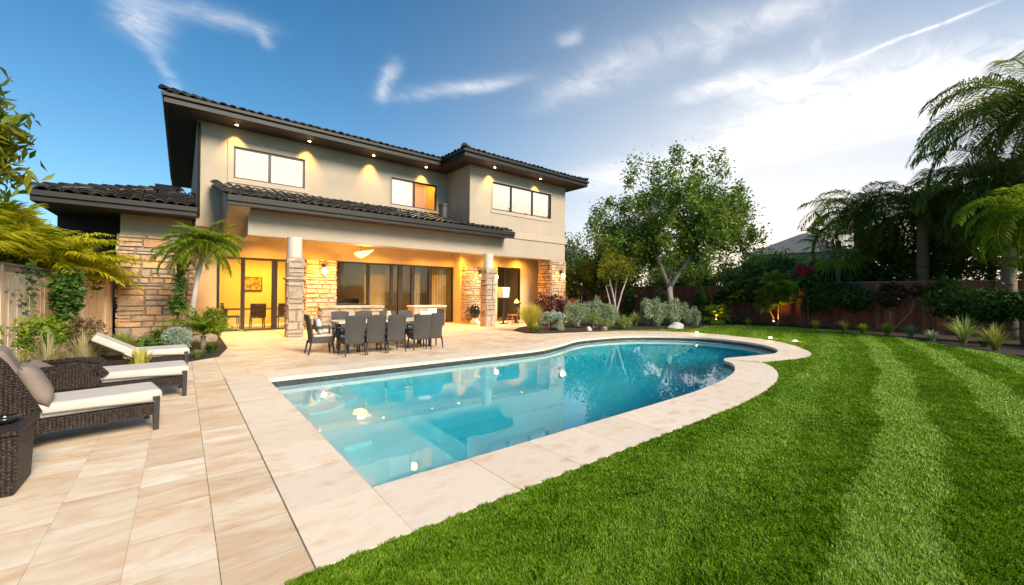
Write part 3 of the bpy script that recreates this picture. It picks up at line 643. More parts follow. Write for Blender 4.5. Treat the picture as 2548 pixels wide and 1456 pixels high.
so_ = MB(); so_.box(-.39, .2, 16.1, 28.95, SOF, SOF + .04, .5); so_.box(.2, .36, YW + .1, 28.95, SOF, SOF + .04, .5); sub(so_, 'soffit', soffit_dark, mainroof)
# wing roof
wr = MB(); Z = 3.98; Y0 = 15.9
wr.add([(-2.98, Y0, Z), (.34, Y0, Z), (.34, 18.9, Z + .96), (.0, 18.9, Z + .96), (-2.98, 21.9, Z)], [(0, 1, 2, 3), (0, 3, 4)], .3)
wroof = hpart(wr, 'wing_roof', tile_m)
t_ = MB(); tiles(t_, (-2.98, Y0 - .03, Z + .01), (1, 0, 0), (0, 1, .32), 13, 9, lambda c: c.x > -2.98 + (c.y - Y0) - .1 and c.x < .3)
tiles(t_, (-3.0, 21.8, Z + .01), (0, -1, 0), (1, 0, .32), 22, 8, lambda c: c.y > Y0 + (c.x + 2.98) and c.y < 21.9 - (c.x + 2.98)); sub(t_, 'tiles', tile_m, wroof)
t_ = MB(); caps(t_, (-3.05, Y0 - .05, Z + .06), (0, 18.9, Z + 1.03)); sub(t_, 'ridge_tiles', tile_m, wroof)
fa = MB(); fa.box(-3.03, .34, Y0 - .09, Y0 - .02, 3.72, 4.0, .5); fa.box(-3.03, -2.96, Y0 - .02, 21.9, 3.72, 4.0, .5); fa.box(-3.08, .36, Y0 - .15, Y0 - .09, 3.86, 4.0, .5); sub(fa, 'fascia', fascia_m, wroof, bevel=.008)
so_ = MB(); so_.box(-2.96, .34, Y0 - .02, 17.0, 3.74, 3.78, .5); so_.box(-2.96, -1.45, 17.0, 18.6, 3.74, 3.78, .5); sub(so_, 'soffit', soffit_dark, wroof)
dw = MB(); dw.tube([(.40, 16.95, 7.0), (.40, 16.98, 3.9)], .045, 8); dw.tube([(.28, 16.75, 3.75), (.30, 16.8, 3.1)], .04, 8); hpart(dw, 'downpipe', fascia_m)
ch = MB(); ch.box(-.75, -.1, 20, 20.6, 4.2, 5.30, .5); ch.box(-.8, -.05, 19.95, 20.65, 5.30, 5.38, .5); hpart(ch, 'chimney', fascia_m, bevel=.01)
vp = MB(); vp.lathe([(.20, 4.6), (.20, 5.28), (.235, 5.28), (.235, 5.36), (.19, 5.37)], (8.95, 15.9, 0), 20); hpart(vp, 'roof_vent', pm('vent_metal', [(.03, .03, .04), (.05, .05, .06)], .45), smooth=False)

# windows
def window(x0, x1, z0, z1, y, cuts, trim=.16, fw=.055, gm=glass_up, trim_bottom=None):
    t = MB()
    if trim:
        tb_ = trim_bottom or trim
        t.box(x0 - trim, x0, y - .035, y + .1, z0 - tb_, z1 + trim, .5); t.box(x1, x1 + trim, y - .035, y + .1, z0 - tb_, z1 + trim, .5)
        t.box(x0, x1, y - .035, y + .1, z1, z1 + trim, .5); t.box(x0, x1, y - .035, y + .1, z0 - tb_, z0, .5)
    else: t.box(x0, x1, y - .01, y + .05, z0 - .02, z0, .5)
    wo_ = hpart(t, 'window', trim_light if trim else frame_m, bevel=.008)
    f = MB(); ya, yb = y + .02, y + .09
    f.box(x0, x0 + fw, ya, yb, z0, z1, .5); f.box(x1 - fw, x1, ya, yb, z0, z1, .5); f.box(x0 + fw, x1 - fw, ya, yb, z0, z0 + fw, .5); f.box(x0 + fw, x1 - fw, ya, yb, z1 - fw, z1, .5)
    for c in cuts: f.box(c - fw * .8, c + fw * .8, ya - .003, yb, z0 + fw, z1 - fw, .5)
    sub(f, 'frame', frame_m, wo_, bevel=.006)
    xs = [x0 + fw] + sum([[c - fw * .8, c + fw * .8] for c in cuts], []) + [x1 - fw]
    for i in range(0, len(xs), 2):
        p = MB(); p.box(xs[i], xs[i + 1], y + .055, y + .063, z0 + fw, z1 - fw, .5); sub(p, 'pane', gm, wo_)
    return wo_
W1 = window(*w1, YW, [2.45], .17); W2 = window(*w2, YW, [8.11], .05, trim_bottom=.12); W3 = window(*w3, YB, [12.12, 13.47], .06, trim_bottom=.16)
def sky_glow_panel(x0, x1, z0, z1, y, m, par):  # added glowing panel in place of sky mirrored in the upper glass
    b = MB(); b.box(x0, x1, y, y + .01, z0, z1, .5); sub(b, 'sky_glow_panel', m, par)
sky_glow_panel(1.38, 3.58, 5.38, 6.44, YW + .2, reflected_sky_m, W1); sky_glow_panel(7.04, 8.10, 5.3, 6.43, YW + .2, reflected_sky_pale, W2); sky_glow_panel(10.6, 15.2, 4.9, 6.95, YB + .62, reflected_sky_pale, W3)
hp_ = []
for px_, n_ in ((12.45, 7), (13.2, 9), (14.1, 10), (14.5, 8)):
    for k in range(n_): az = rnd.uniform(0, 6.28); el = rnd.uniform(.2, 1.3); hp_.append(('f', px_ + rnd.uniform(-.15, .15), az, el))
# upper room behind the second window
rm = MB(); rm.box(8.1, 9.6, 19.3, 19.4, 4.9, 7.0, .5); rm.box(8.05, 8.1, YW + .25, 19.3, 4.9, 7.0, .5); rm.box(9.6, 9.65, YW + .25, 19.3, 4.9, 7.0, .5); rm.box(8.05, 9.65, YW + .25, 19.4, 4.85, 4.9, .5); rm.box(8.05, 9.65, YW + .25, 19.4, 7.0, 7.05, .5)
hpart(rm, 'upper_room', room_wall); light('room_lamp', 'POINT', Vector((8.8, 18.2, 6.7)), 32, (1, .55, .08), .15)
# sliding doors
def door(x0, x1, z0, z1, y, cuts, fw=.075, name='sliding_door'):
    f = MB(); ya, yb = y - .02, y + .1
    f.box(x0, x0 + fw, ya, yb, z0, z1, .5); f.box(x1 - fw, x1, ya, yb, z0, z1, .5); f.box(x0 + fw, x1 - fw, ya, yb, z0, z0 + .06, .5); f.box(x0 + fw, x1 - fw, ya, yb, z1 - fw, z1, .5)
    for c, hw_ in cuts: f.box(c - hw_, c + hw_, ya - .003, yb, z0 + .06, z1 - fw, .5)
    d = hpart(f, name, frame_m, bevel=.006); xs = [x0 + fw] + sum([[c - h_, c + h_] for c, h_ in cuts], []) + [x1 - fw]
    for i in range(0, len(xs), 2):
        p = MB(); p.box(xs[i], xs[i + 1], y + .03, y + .038, z0 + .06, z1 - fw, .5); sub(p, 'pane', glass, d)
    hd = MB(); c = cuts[0][0]; hd.tube([(c, y - .05, .95), (c, y - .06, 1.25)], .014, 6); sub(hd, 'handle', dark_metal, d)
    return d
door(*d1, 17.2, [(1.68, .06), (2.66, .09)]); door(*d2, 17.2, [(7.15, .06), (7.55, .10), (8.15, .09), (9.0, .05)])
window(*d2a, 17.2, [], 0, .06, glass); door(12.52, 14.05, .04, 2.8, 16.62, [(13.0, .05)])
# rooms behind the glass
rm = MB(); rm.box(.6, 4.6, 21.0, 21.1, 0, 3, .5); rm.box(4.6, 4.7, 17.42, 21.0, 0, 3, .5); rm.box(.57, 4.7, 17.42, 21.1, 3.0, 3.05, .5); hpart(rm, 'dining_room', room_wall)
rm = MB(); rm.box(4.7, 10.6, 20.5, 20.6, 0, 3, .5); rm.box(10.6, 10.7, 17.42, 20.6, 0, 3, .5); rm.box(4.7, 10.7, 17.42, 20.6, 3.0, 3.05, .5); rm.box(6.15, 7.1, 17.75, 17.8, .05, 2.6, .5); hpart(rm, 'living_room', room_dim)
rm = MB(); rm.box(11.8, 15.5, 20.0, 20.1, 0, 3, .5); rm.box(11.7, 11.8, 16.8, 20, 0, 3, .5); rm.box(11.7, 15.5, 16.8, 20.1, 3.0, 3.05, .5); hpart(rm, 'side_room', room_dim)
cur = MB()
for i in range(26):
    x = 9.35 + i * .03; cur.box(x, x + .016, 17.62 + .02 * math.sin(i * 1.3), 17.66 + .02 * math.sin(i * 1.3), .05, 2.6)
for i in range(14):
    x = 8.30 + i * .03; cur.box(x, x + .016, 17.62 + .02 * math.sin(i * 1.3), 17.66 + .02 * math.sin(i * 1.3), .05, 2.6)
tag(cur.build('curtain', pm('curtain_cloth', [(.42, .34, .22), (.5, .41, .27)], .9, 4)), 'tan pleated curtain gathered inside the middle sliding doors', 'curtain')
WARM = (1, .44, .05)
light('room_lamp', 'AREA', (2.6, 19.3, 2.9), 170, (1, .56, .10), 1.2, aim=(2.6, 19.3, 0))
light('room_lamp', 'AREA', (8.0, 19.0, 2.9), 22, (1, .52, .14), 1.5, aim=(8, 19, 0)); light('room_lamp', 'AREA', (13.2, 18.5, 2.9), 16, (1, .6, .25), 1, aim=(13.2, 18.5, 0))
# patio ceiling lights: recessed rows
for x in (2.2, 4.0, 6.4, 8.6, 10.0, 12.0, 13.8):
    c = MB(); c.lathe([(.07, 0), (.07, -.02), (.055, -.022)], (0, 0, 0), 16); o = c.build('ceiling_light', dark_metal, loc=(x, 16.1, 3.42))
    tag(o, {2.2: 'patio ceiling downlight left of the first pillar, above the left glass doors', 4.0: 'patio ceiling downlight in front of the left stone pier', 6.4: 'patio ceiling downlight just right of the chandelier', 8.6: 'patio ceiling downlight above the middle sliding doors', 10.0: 'patio ceiling downlight where the beam meets the orange end wall', 12.0: 'patio ceiling downlight right of the second pillar', 13.8: 'patio ceiling downlight nearest the corner pillar'}[x], 'ceiling light', 'recessed lights in the patio ceiling')
    e = MB(); e.lathe([(.05, -.024), (.045, -.03)], (0, 0, 0), 16); e.build('lens', bulb, o)
    light('ceiling_glow', 'SPOT', (x, 16.1, 3.37), 300 if x < 11 else 140, WARM, .05, aim=(x, 16.35, 0), spot=150, blend=1)
# soffit lights
pl_ = ['soffit downlight at the far left end of the upper eave, above the first upstairs window', 'soffit downlight above the right edge of the first upstairs window', 'soffit downlight between the two windows of the long upper wall', 'soffit downlight above the two-pane upstairs window beside the bay', 'soffit downlight above the left end of the three-pane bay window', 'soffit downlight above the right end of the three-pane bay window']
for (x, y), lb in zip(((1.4, 16.62), (3.66, 16.62), (6.08, 16.62), (8.46, 16.62), (10.8, 14.62), (13.6, 14.62)), pl_):
    c = MB(); c.lathe([(.075, 0), (.08, -.02), (.055, -.025)], (0, 0, 0), 16); o = c.build('soffit_light', dark_metal, loc=(x, y, SOF)); tag(o, lb, 'downlight', 'downlights in the upper eaves')
    e = MB(); e.lathe([(.05, -.027), (.045, -.034)], (0, 0, 0), 16); e.build('lens', bulb_hot, o)
    wy = YW if y > 16 else YB
    light('soffit_glow', 'SPOT', (x, y + .08, SOF - .06), 88, (1, .52, .12), .04, aim=(x, wy + .12, SOF - 1.25), spot=72, blend=.9)
# wall lamps
def wall_lamp(x, y, z, lb, e=26):
    o = empty('wall_lamp', (x, y, z)); tag(o, lb, 'wall lamp', 'lit wall lanterns on the stone piers')
    b = MB(); b.box(-.06, .06, -.03, .03, .08, .30); b.tube([(0, -.03, .22), (0, -.12, .26), (0, -.15, .2)], .014, 6); b.lathe([(.02, .2), (.10, .14), (.105, .12)], (0, -.15, 0), 12); b.build('bracket', dark_metal, o)
    g_ = MB(); g_.lathe([(.065, .12), (.085, .02), (.06, -.10), (.02, -.13)], (0, -.15, 0), 14); g_.build('lamp_shade', emit('lantern_glow', (1, .66, .24), 9), o, smooth=True)
    light('lantern_light', 'POINT', Vector((x, y - .32, z - .02)), e, (1, .58, .18), .06)
wall_lamp(4.28, 16.92, 2.25, 'lit lantern on the left stone pier beside the middle patio doors', 30)
wall_lamp(11.22, 16.26, 2.28, 'lit lantern on the stone pier behind the right patio pillar', 22)
wall_lamp(15.38, 14.88, 2.40, 'lit lantern on the corner pillar at the right end of the house', 16)
wall_lamp(12.30, 16.56, 2.25, 'small lit lantern beside the right-hand glass door', 6)
# chandelier
cd = empty('chandelier', (5.35, 15.85, 2.76)); tag(cd, 'glowing fluted glass ceiling lamp hanging over the patio above the dining table', 'chandelier')
c = MB()
for k in range(22):
    t0 = k / 22 * 2 * math.pi; ln = .36 + .12 * math.sin(t0 + 2.2); z_ = .26 + .08 * math.cos(t0)
    a_, b_ = Vector((.03 * math.cos(t0), .03 * math.sin(t0), 0)), Vector((ln * math.cos(t0), ln * math.sin(t0), z_)); s_ = Vector((-math.sin(t0), math.cos(t0), 0))
    m_ = a_.lerp(b_, .55) + Vector((0, 0, -.03)); c.add([a_ - s_ * .01, a_ + s_ * .01, m_ + s_ * .05, b_ + s_ * .035, b_ - s_ * .035, m_ - s_ * .05], [(0, 1, 2, 5), (5, 2, 3, 4)], rnd.random())
c.build('lamp_shade', shade_m, cd); c = MB(); c.tube([(0, 0, 0), (0, 0, .66)], .012, 6); c.lathe([(.06, .62), (.06, .66)], (0, 0, 0), 12); c.build('stem', frame_m, cd)
light('chandelier_glow', 'POINT', (5.35, 15.6, 3.0), 30, (1, .55, .14), .15)

# interior things seen through glass
pc = empty('framed_picture', (2.4, 20.95, 1.75)); tag(pc, 'framed picture with brown leaf shapes on the lit wall of the left room', 'picture')
f = MB(); f.box(-.36, .36, -.03, 0, -.3, .3, .5); f.build('picture_frame', wood_in, pc, bevel=.01)
f = MB(); f.box(-.32, .32, -.035, -.03, -.26, .26, .5); f.build('canvas', pm('art', [(.05, .03, .01), (.55, .36, .1), (.12, .07, .02), (.6, .42, .15)], .7, 5), pc)
tbi = empty('side_table', (2.5, 19.0, 0)); tag(tbi, 'dark wooden dining table inside the left room behind the glass', 'table')
f = MB(); f.box(-1.3, 1.3, -.5, .5, .72, .77, .5); f.build('table_top', wood_in, tbi, bevel=.01)
for sx in (-1.2, 1.2):
    for sy in (-.4, .4): f = MB(); f.box(sx - .04, sx + .04, sy - .04, sy + .04, 0, .72, .5); f.build('leg', wood_in, tbi)
def room_chair(x, y, rz, lb):
    o = empty('room_chair', (x, y, 0), rz); tag(o, lb, 'chair', 'dark chairs at the indoor table')
    f = MB(); f.box(-.24, .24, -.22, .24, .42, .48, .5); f.build('seat', wood_in, o, bevel=.015)
    f = MB(); K = 8
    for i in range(K): f.add([(-.25 + .5 * i / K, -.24 - .04 * math.cos((i / K - .5) * 3), .45), (-.25 + .5 * (i + 1) / K, -.24 - .04 * math.cos(((i + 1) / K - .5) * 3), .45), (-.25 + .5 * (i + 1) / K, -.28 - .05 * math.cos(((i + 1) / K - .5) * 3), .98), (-.25 + .5 * i / K, -.28 - .05 * math.cos((i / K - .5) * 3), .98)], [(0, 1, 2, 3)])
    b_ = f.build('backrest', wood_in, o); m_ = b_.modifiers.new('s', 'SOLIDIFY'); m_.thickness = .03
    for sx in (-.2, .2):
        for sy in (-.2, .2): f = MB(); f.tube([(sx, sy, .44), (sx * 1.1, sy * 1.1, 0)], [.025, .017], 6); f.build('leg', wood_in, o)
room_chair(2.25, 18.25, 0, 'dark indoor chair behind the middle pane of the left doors'); room_chair(3.1, 18.3, .2, 'dark indoor chair nearest the stone pillar behind the left doors'); room_chair(1.5, 19.0, -1.5, 'dark indoor chair at the left end of the indoor table')
sf = empty('sofa', (5.5, 18.6, 0)); tag(sf, 'brown sofa seen through the square patio window', 'sofa')
f = MB(); f.box(-.6, .8, -.3, .4, .15, .75); f.build('seat', pm('sofa_cloth', [(.35, .2, .08), (.45, .28, .12)], .9, 5), sf, bevel=.05, seg=3); f = MB(); f.box(-.6, .8, .25, .45, .75, 1.15); f.build('backrest', wood_in, sf, bevel=.05, seg=3)

# ------------------------------------------------------------------ outdoor stone counter and bench wall
c_ = MB(); c_.box(3.78, 6.0, 15.22, 15.7, 0, .86, .5); lw = c_.build('stone_bench_wall', mortar); tag(lw, 'low stone wall with flat cap in front of the patio window', 'stone wall')
s = MB(); stones(s, 3.78, 6.0, 0, .86, 15.24, '-y', hmin=.16, hmax=.28, proud=.05); stones(s, 15.22, 15.7, 0, .86, 3.79, '-x', proud=.04); s.build('stone_facing', pale_stone, lw)
s = MB()
x = 3.72
while x < 6.0: l = min(rnd.uniform(.3, .6), 6.06 - x); s.box(x + .004, x + l - .004, 15.14, 15.75, .86, .94); x += l
s.build('cap', pale_stone, lw, bevel=.012)
ct = empty('outdoor_counter', (8.0, 15.5, 0)); tag(ct, 'low outdoor counter with white doors and dark grill box under the right patio doors', 'counter')
f = MB(); f.box(-.72, .7, -.3, .3, 0, .86, .5); f.build('cabinet', pale_stone, ct, bevel=.01)
f = MB(); f.box(-.12, .28, -.33, -.3, .1, .80, .5); f.build('door', pot_white, ct, bevel=.01); f = MB(); f.box(.30, .66, -.33, -.3, .1, .80, .5); f.build('grill_front', wood_in, ct, bevel=.01)
f = MB(); f.box(-.76, .74, -.36, .34, .86, .92, .5); f.build('counter_top', table_m, ct, bevel=.01)
# kamado-like urn, firewood, fire bowl
ug = empty('oval_urn', (10.72, 15.95, 0)); tag(ug, 'black oval urn on a pale round foot in front of the right stone pier', 'urn')
f = MB(); f.lathe([(.10, .28), (.2, .36), (.24, .55), (.21, .78), (.12, .9), (.03, .93)], (0, 0, 0), 24); f.build('vessel', black_glaze, ug, smooth=True)
f = MB(); f.lathe([(.24, 0), (.25, .08), (.16, .2), (.14, .29)], (0, 0, 0), 20); f.build('foot', pot_white, ug, smooth=True)
fb = empty('fire_bowl', (12.72, 15.3, 0)); tag(fb, 'black pedestal fire bowl with orange flame beside the right patio door', 'fire bowl')
f = MB(); f.lathe([(.14, 0), (.14, .05), (.09, .1), (.09, .85), (.2, .95), (.22, 1.0), (.18, .99)], (0, 0, 0), 16); f.build('pedestal', black_glaze, fb)
f = MB()
for k in range(9):
    a = k * 2.4; r_ = .02 + .012 * k; hh = .22 - .014 * k; f.tube([(r_ * math.cos(a), r_ * math.sin(a), .98), (r_ * 1.2 * math.cos(a), r_ * 1.2 * math.sin(a), .98 + hh * .45), (r_ * .6 * math.cos(a + .6), r_ * .6 * math.sin(a + .6), .98 + hh)], [.035, .03, .003], 6)
f.build('flame', flame_m, fb); light('fire_glow', 'POINT', (12.72, 15.2, 1.2), 5, (1, .4, .08), .08)
pt = empty('planter', (11.95, 15.35, 0)); tag(pt, 'white square pot with trailing green leaves beside the right patio pillar', 'planter')
f = MB(); f.prism([(-.18, 1.25), (.18, 1.25), (.24, 1.75), (-.24, 1.75)], 'y', -.2, .2, .5); f.build('pot', pot_white, pt, bevel=.015); f = MB(); f.box(-.03, .03, -.03, .03, 0, 1.25); f.box(-.16, .16, -.16, .16, 0, .03); f.build('stand', dark_metal, pt)
stl = empty('stool', (12.15, 14.9, 0)); tag(stl, 'small orange-brown wooden stool by the right patio pillar', 'stool')
f = MB(); f.box(-.18, .18, -.18, .18, .42, .47); f.build('seat', pm('orange_wood', [(.35, .12, .04), (.45, .18, .06)], .5, 6), stl, bevel=.01)
for sx in (-.14, .14):
    for sy in (-.14, .14): f = MB(); f.tube([(sx, sy, .42), (sx * 1.2, sy * 1.2, 0)], .018, 6); f.build('leg', pm('orange_wood_leg', [(.35, .12, .04), (.45, .18, .06)], .5, 6), stl)

# ------------------------------------------------------------------ dining set
def dining_chair(lb):
    o = empty('dining_chair'); tag(o, lb, 'armchair', 'grey woven armchairs around the dining table')
    f = MB(); K, H = 10, 8; W = .47; vs = []
    for j in range(H + 1):
        t = j / H; z = .26 + .66 * t; ww = W * (.92 + .08 * math.sin(t * 1.6)); y = -.22 - .10 * t ** 1.6
        for i in range(K + 1):
            q = i / K - .5; zz = z + (.025 * math.cos(q * math.pi) - .01 if j == H else 0); vs.append((q * ww, y - .055 * math.cos(q * math.pi), zz))
    f.add(vs, [(j * (K + 1) + i, j * (K + 1) + i + 1, (j + 1) * (K + 1) + i + 1, (j + 1) * (K + 1) + i) for j in range(H) for i in range(K)], .5)
    b = f.build('backrest', weave_grey, o, smooth=True); m_ = b.modifiers.new('s', 'SOLIDIFY'); m_.thickness = .035; m_ = b.modifiers.new('b', 'BEVEL'); m_.width = .008; m_.segments = 2
    f = MB(); f.box(-.225, .225, -.24, .25, .26, .40, .5); f.build('seat', weave_grey, o, bevel=.02)
    f = MB(); f.box(-.20, .20, -.2, .23, .40, .46, .5); f.build('seat_cushion', cushion_m, o, bevel=.025, seg=3)
    for s_ in (-1, 1):
        f = MB(); f.tube([(s_ * .235, -.24, .62), (s_ * .245, -.05, .64), (s_ * .24, .18, .62), (s_ * .235, .26, .60)], .024, 8, flat=1.0); f.tube([(s_ * .235, .24, .6), (s_ * .23, .24, .3)], .022, 8); f.build('armrest', dark_metal, o, smooth=True)
    for sx in (-1, 1):
        f = MB(); f.tube([(sx * .205, -.25, .30), (sx * .22, -.275, .15), (sx * .225, -.31, 0)], [.024, .02, .016], 6); f.build('leg', dark_metal, o)
        f = MB(); f.tube([(sx * .205, .22, .30), (sx * .22, .25, 0)], [.024, .017], 6); f.build('leg', dark_metal, o)
    return o
ch0 = dining_chair('grey woven armchair backing onto the pool, first from the head chair')
ch0.location = (3.11, 9.80, 0)
specs = [(3.61, 9.80, 0, 'grey woven armchair backing onto the pool, second from the head chair'), (4.12, 9.82, 0, 'grey woven armchair backing onto the pool, third from the head chair'),
         (4.85, 9.84, -.10, 'grey woven armchair with a white towel over its back, fourth in the row'), (5.27, 9.92, -.22, 'grey woven armchair at the far right end of the row facing away from the pool'),
         (2.60, 10.42, -R(90), 'grey woven head armchair holding a pale cushion at the left end of the table'),
         (3.35, 11.25, R(180), 'grey woven armchair on the house side of the table, nearest the left pillar'), (4.0, 11.25, R(180), 'grey woven armchair on the house side of the table, second from the left pillar'),
         (4.65, 11.25, R(180), 'grey woven armchair on the house side of the table, third from the left pillar'), (5.25, 11.25, R(176), 'grey woven armchair on the house side of the table, nearest the right end')]
for x, y, rz, lb in specs:
    c = copy_tree(ch0); c.location = (x + rnd.uniform(-.015, .015), y + rnd.uniform(-.04, .04), 0); c.rotation_euler = (0, 0, rz + rnd.uniform(-.05, .05)); c['label'] = lb
tb_ = empty('dining_table', (4.2, 10.42, 0)); tag(tb_, 'long pale stone topped dining table ringed by grey woven chairs', 'table')
f = MB(); f.box(-1.32, 1.3, -.42, .42, .71, .755, .5); f.build('table_top', table_m, tb_, bevel=.01)
for sx in (-1, 1):
    for sy in (-1, 1): f = MB(); f.box(sx * 1.1 - .035, sx * 1.1 + .035, sy * .34 - .035, sy * .34 + .035, 0, .71, .5); f.build('leg', dark_metal, tb_)
def pillow(name, loc, size, rot, mat, lb, cat='cushion', group=None):
    f = MB(); K = 10; w_, h_, t_ = size
    vs, fs = [], []
    for sgn in (1, -1):
        for i in range(K + 1):
            for j in range(K + 1):
                a, b = i / K * 2 - 1, j / K * 2 - 1; th = max(0, (1 - a ** 4) * (1 - b ** 4)) ** .6; pin = 1 - .06 * (1 - abs(a)) * 0
                vs.append((a * w_ / 2 * (1 - .05 * (1 - b * b)), sgn * th * t_ / 2, b * h_ / 2 * (1 - .05 * (1 - a * a))))
    n0 = (K + 1) ** 2
    for s_ in (0, n0):
        for i in range(K):
            for j in range(K): fs.append((s_ + i * (K + 1) + j, s_ + (i + 1) * (K + 1) + j, s_ + (i + 1) * (K + 1) + j + 1, s_ + i * (K + 1) + j + 1))
    f.add(vs, fs, .5); o = f.build(name, mat, smooth=True, loc=loc); o.rotation_euler = rot
    bm = bmesh.new(); bm.from_mesh(o.data); bmesh.ops.remove_doubles(bm, verts=bm.verts, dist=1e-4); bmesh.ops.recalc_face_normals(bm, faces=bm.faces); bm.to_mesh(o.data); bm.free()
    return tag(o, lb, cat, group)
pillow('cushion', (2.52, 10.42, .66), (.40, .40, .14), (R(-12), 0, R(90)), pm('pale_grey_fabric', [(.5, .48, .48), (.58, .56, .56)], .9, 8, bump=.2, bscale=150), 'pale grey cushion leaning in the head chair of the dining table')
f = MB(); f.box(-.17, .17, -.05, .05, -.05, .05); tw = f.build('towel', white_fab, loc=(4.86, 9.50, .95), bevel=.04, seg=4); tag(tw, 'folded white towel draped over the back of a dining chair', 'towel'); tw.rotation_euler = (0, 0, -.1)
for i, (x, y, lb) in enumerate(((3.55, 10.5, 'small white bowl on the dining table nearest the head chair'), (4.05, 10.45, 'small white bowl in the middle of the dining table'), (4.5, 10.55, 'small white bowl on the dining table near the towel'))):
    f = MB(); f.lathe([(.04, 0), (.09, .05), (.11, .10), (.10, .10), (.07, .04)], (0, 0, 0), 16); tag(f.build('bowl', pot_white, loc=(x, y, .756), smooth=True), lb, 'bowl', 'bowls on the dining table')
f = MB(); f.lathe([(.06, 0), (.08, .1), (.05, .2), (.06, .22)], (0, 0, 0), 14); vz = f.build('vase', table_m, loc=(4.25, 10.4, .756), smooth=True); tag(vz, 'small vase with green sprigs on the dining table', 'vase')

# ------------------------------------------------------------------ loungers
def lounger(name, loc, rz, lb, seat=.80, width=.62, back='tall', hfoot=.38):
    o = empty(name, loc, rz); tag(o, lb, 'sun lounger', 'dark wicker sun loungers on the patio')
    hw_ = width / 2
    for sy in (-1, 1):
        f = MB(); y_ = sy * (hw_ - .03); f.box(-.03, .03, y_ - .028, y_ + .028, 0, hfoot - .02, .5)
        for v_i in (0, 2, 4, 6): x_, yy, zz = f.v[v_i]; f.v[v_i] = (x_ * .75, y_ + (yy - y_) * .75, zz)
        f.build('leg', dark_metal, o, bevel=.005)
        f = MB(); f.box(-seat - .55, -seat - .49, y_ - .028, y_ + .028, 0, .24, .5); f.build('leg', dark_metal, o, bevel=.005)
    f = MB()
    for sy in (-1, 1): f.box(-seat - .5, -.03, sy * hw_ - .03 if sy < 0 else hw_ - .01, -hw_ + .01 if sy < 0 else hw_ + .03, .17, .29, .5)
    f.box(-.03, .02, -hw_ + .05, hw_ - .05, .2, .29, .5); f.box(-seat - .5, -.03, -hw_ + .01, hw_ - .01, .24, .28, .5); f.build('frame', wicker, o, bevel=.01)
    f = MB(); f.box(-seat - .12, .055, -hw_ + .015, hw_ - .015, .285, hfoot + .045, .5); f.build('seat_cushion', cushion_m, o, bevel=.05, seg=5)
    for sy in (-1, 1): f = MB(); f.tube([(-.02, sy * (hw_ + .005), .31), (-seat * .5, sy * (hw_ + .005), .335), (-seat, sy * (hw_ + .005), .345)], .007, 6); f.build('piping', taupe, o)
    if back == 'tall':
        prof = [(-seat + .02, .17), (-seat - .02, .36), (-seat - .12, .60), (-seat - .22, .82), (-seat - .30, .93), (-seat - .42, .95), (-seat - .50, .88), (-seat - .54, .5), (-seat - .56, .05), (-seat - .20, .05)]
        for sy in (-1, 1):
            f = MB(); f.prism(prof, 'y', sy * hw_ - .035 if sy < 0 else hw_ - .005, -hw_ + .005 if sy < 0 else hw_ + .035, .5); f.build('side_panel', wicker, o, bevel=.015, seg=2)
        f = MB(); f.prism([(-seat - .46, .1), (-seat - .42, .94), (-seat - .36, .93), (-seat - .40, .1)], 'y', -hw_ + .005, hw_ - .005, .5); f.build('backrest', wicker, o)
        for sy in (-1, 1): f = MB(); f.tube([(p[0], sy * (hw_ + .015), p[1]) for p in prof[1:7]], .03, 8); f.build('edge_roll', wicker, o, smooth=True)
        f = MB(); T = Matrix.Translation((-seat - .16, 0, .64)) @ Matrix.Rotation(R(-24), 4, 'Y'); f.box(-.07, .07, -hw_ + .04, hw_ - .04, -.30, .32, .5, T); f.build('back_cushion', taupe, o, bevel=.06, seg=4)
    elif back == 'low':
        prof = [(-seat + .05, .17), (-seat, .34), (-seat - .08, .50), (-seat - .20, .53), (-seat - .62, .50), (-seat - .64, .17)]
        for sy in (-1, 1):
            f = MB(); f.prism(prof, 'y', sy * hw_ - .03 if sy < 0 else hw_ - .005, -hw_ + .005 if sy < 0 else hw_ + .03, .5); f.build('side_panel', wicker, o, bevel=.015)
        for sy in (-1, 1): f = MB(); f.tube([(-seat + .03, sy * hw_, .40), (-seat - .04, sy * hw_, .50), (-seat - .25, sy * hw_, .545), (-seat - .64, sy * hw_, .52)], [.05, .045, .03, .03], 8); f.build('armrest', wicker, o, smooth=True)
        f = MB(); T = Matrix.Translation((-seat - .45, 0, .42)) @ Matrix.Rotation(R(-55), 4, 'Y'); f.box(-.05, .05, -hw_ + .05, hw_ - .05, -.3, .25, .5, T); f.build('back_cushion', taupe, o, bevel=.04, seg=3)
    else:
        f = MB(); T = Matrix.Translation((-seat - .22, 0, .53)) @ Matrix.Rotation(R(-58), 4, 'Y'); f.box(-.06, .055, -hw_ + .02, hw_ - .02, -.30, .30, .5, T); f.build('back_cushion', cushion_m, o, bevel=.03, seg=3)
        f = MB(); T = Matrix.Translation((-seat - .22, 0, .53)) @ Matrix.Rotation(R(-58), 4, 'Y'); f.box(-.09, -.06, -hw_, hw_, -.31, .31, .5, T); f.build('backrest', wicker, o)
    return o
lounger('sun_lounger', (-.25, 6.02, 0), R(10), 'nearest wicker lounger with cream seat and tall curved hood back')
lounger('sun_lounger', (.02, 7.62, 0), R(4), 'second wicker lounger with cream seat and low rolled arms', .82, .68, 'low')
lounger('sun_lounger', (.05, 9.85, 0), R(4), 'farthest lounger with raised cream back cushion among the plants', .72, .7, 'cream')
pillow('cushion', (-1.06, 5.78, .60), (.46, .42, .16), (R(-24), 0, R(100)), taupe, 'taupe patterned pillow leaning in the nearest lounger')
sd = empty('side_table', (-1.15, 4.72, 0)); tag(sd, 'dark wicker side table with small black dish at the front of the nearest lounger', 'side table')
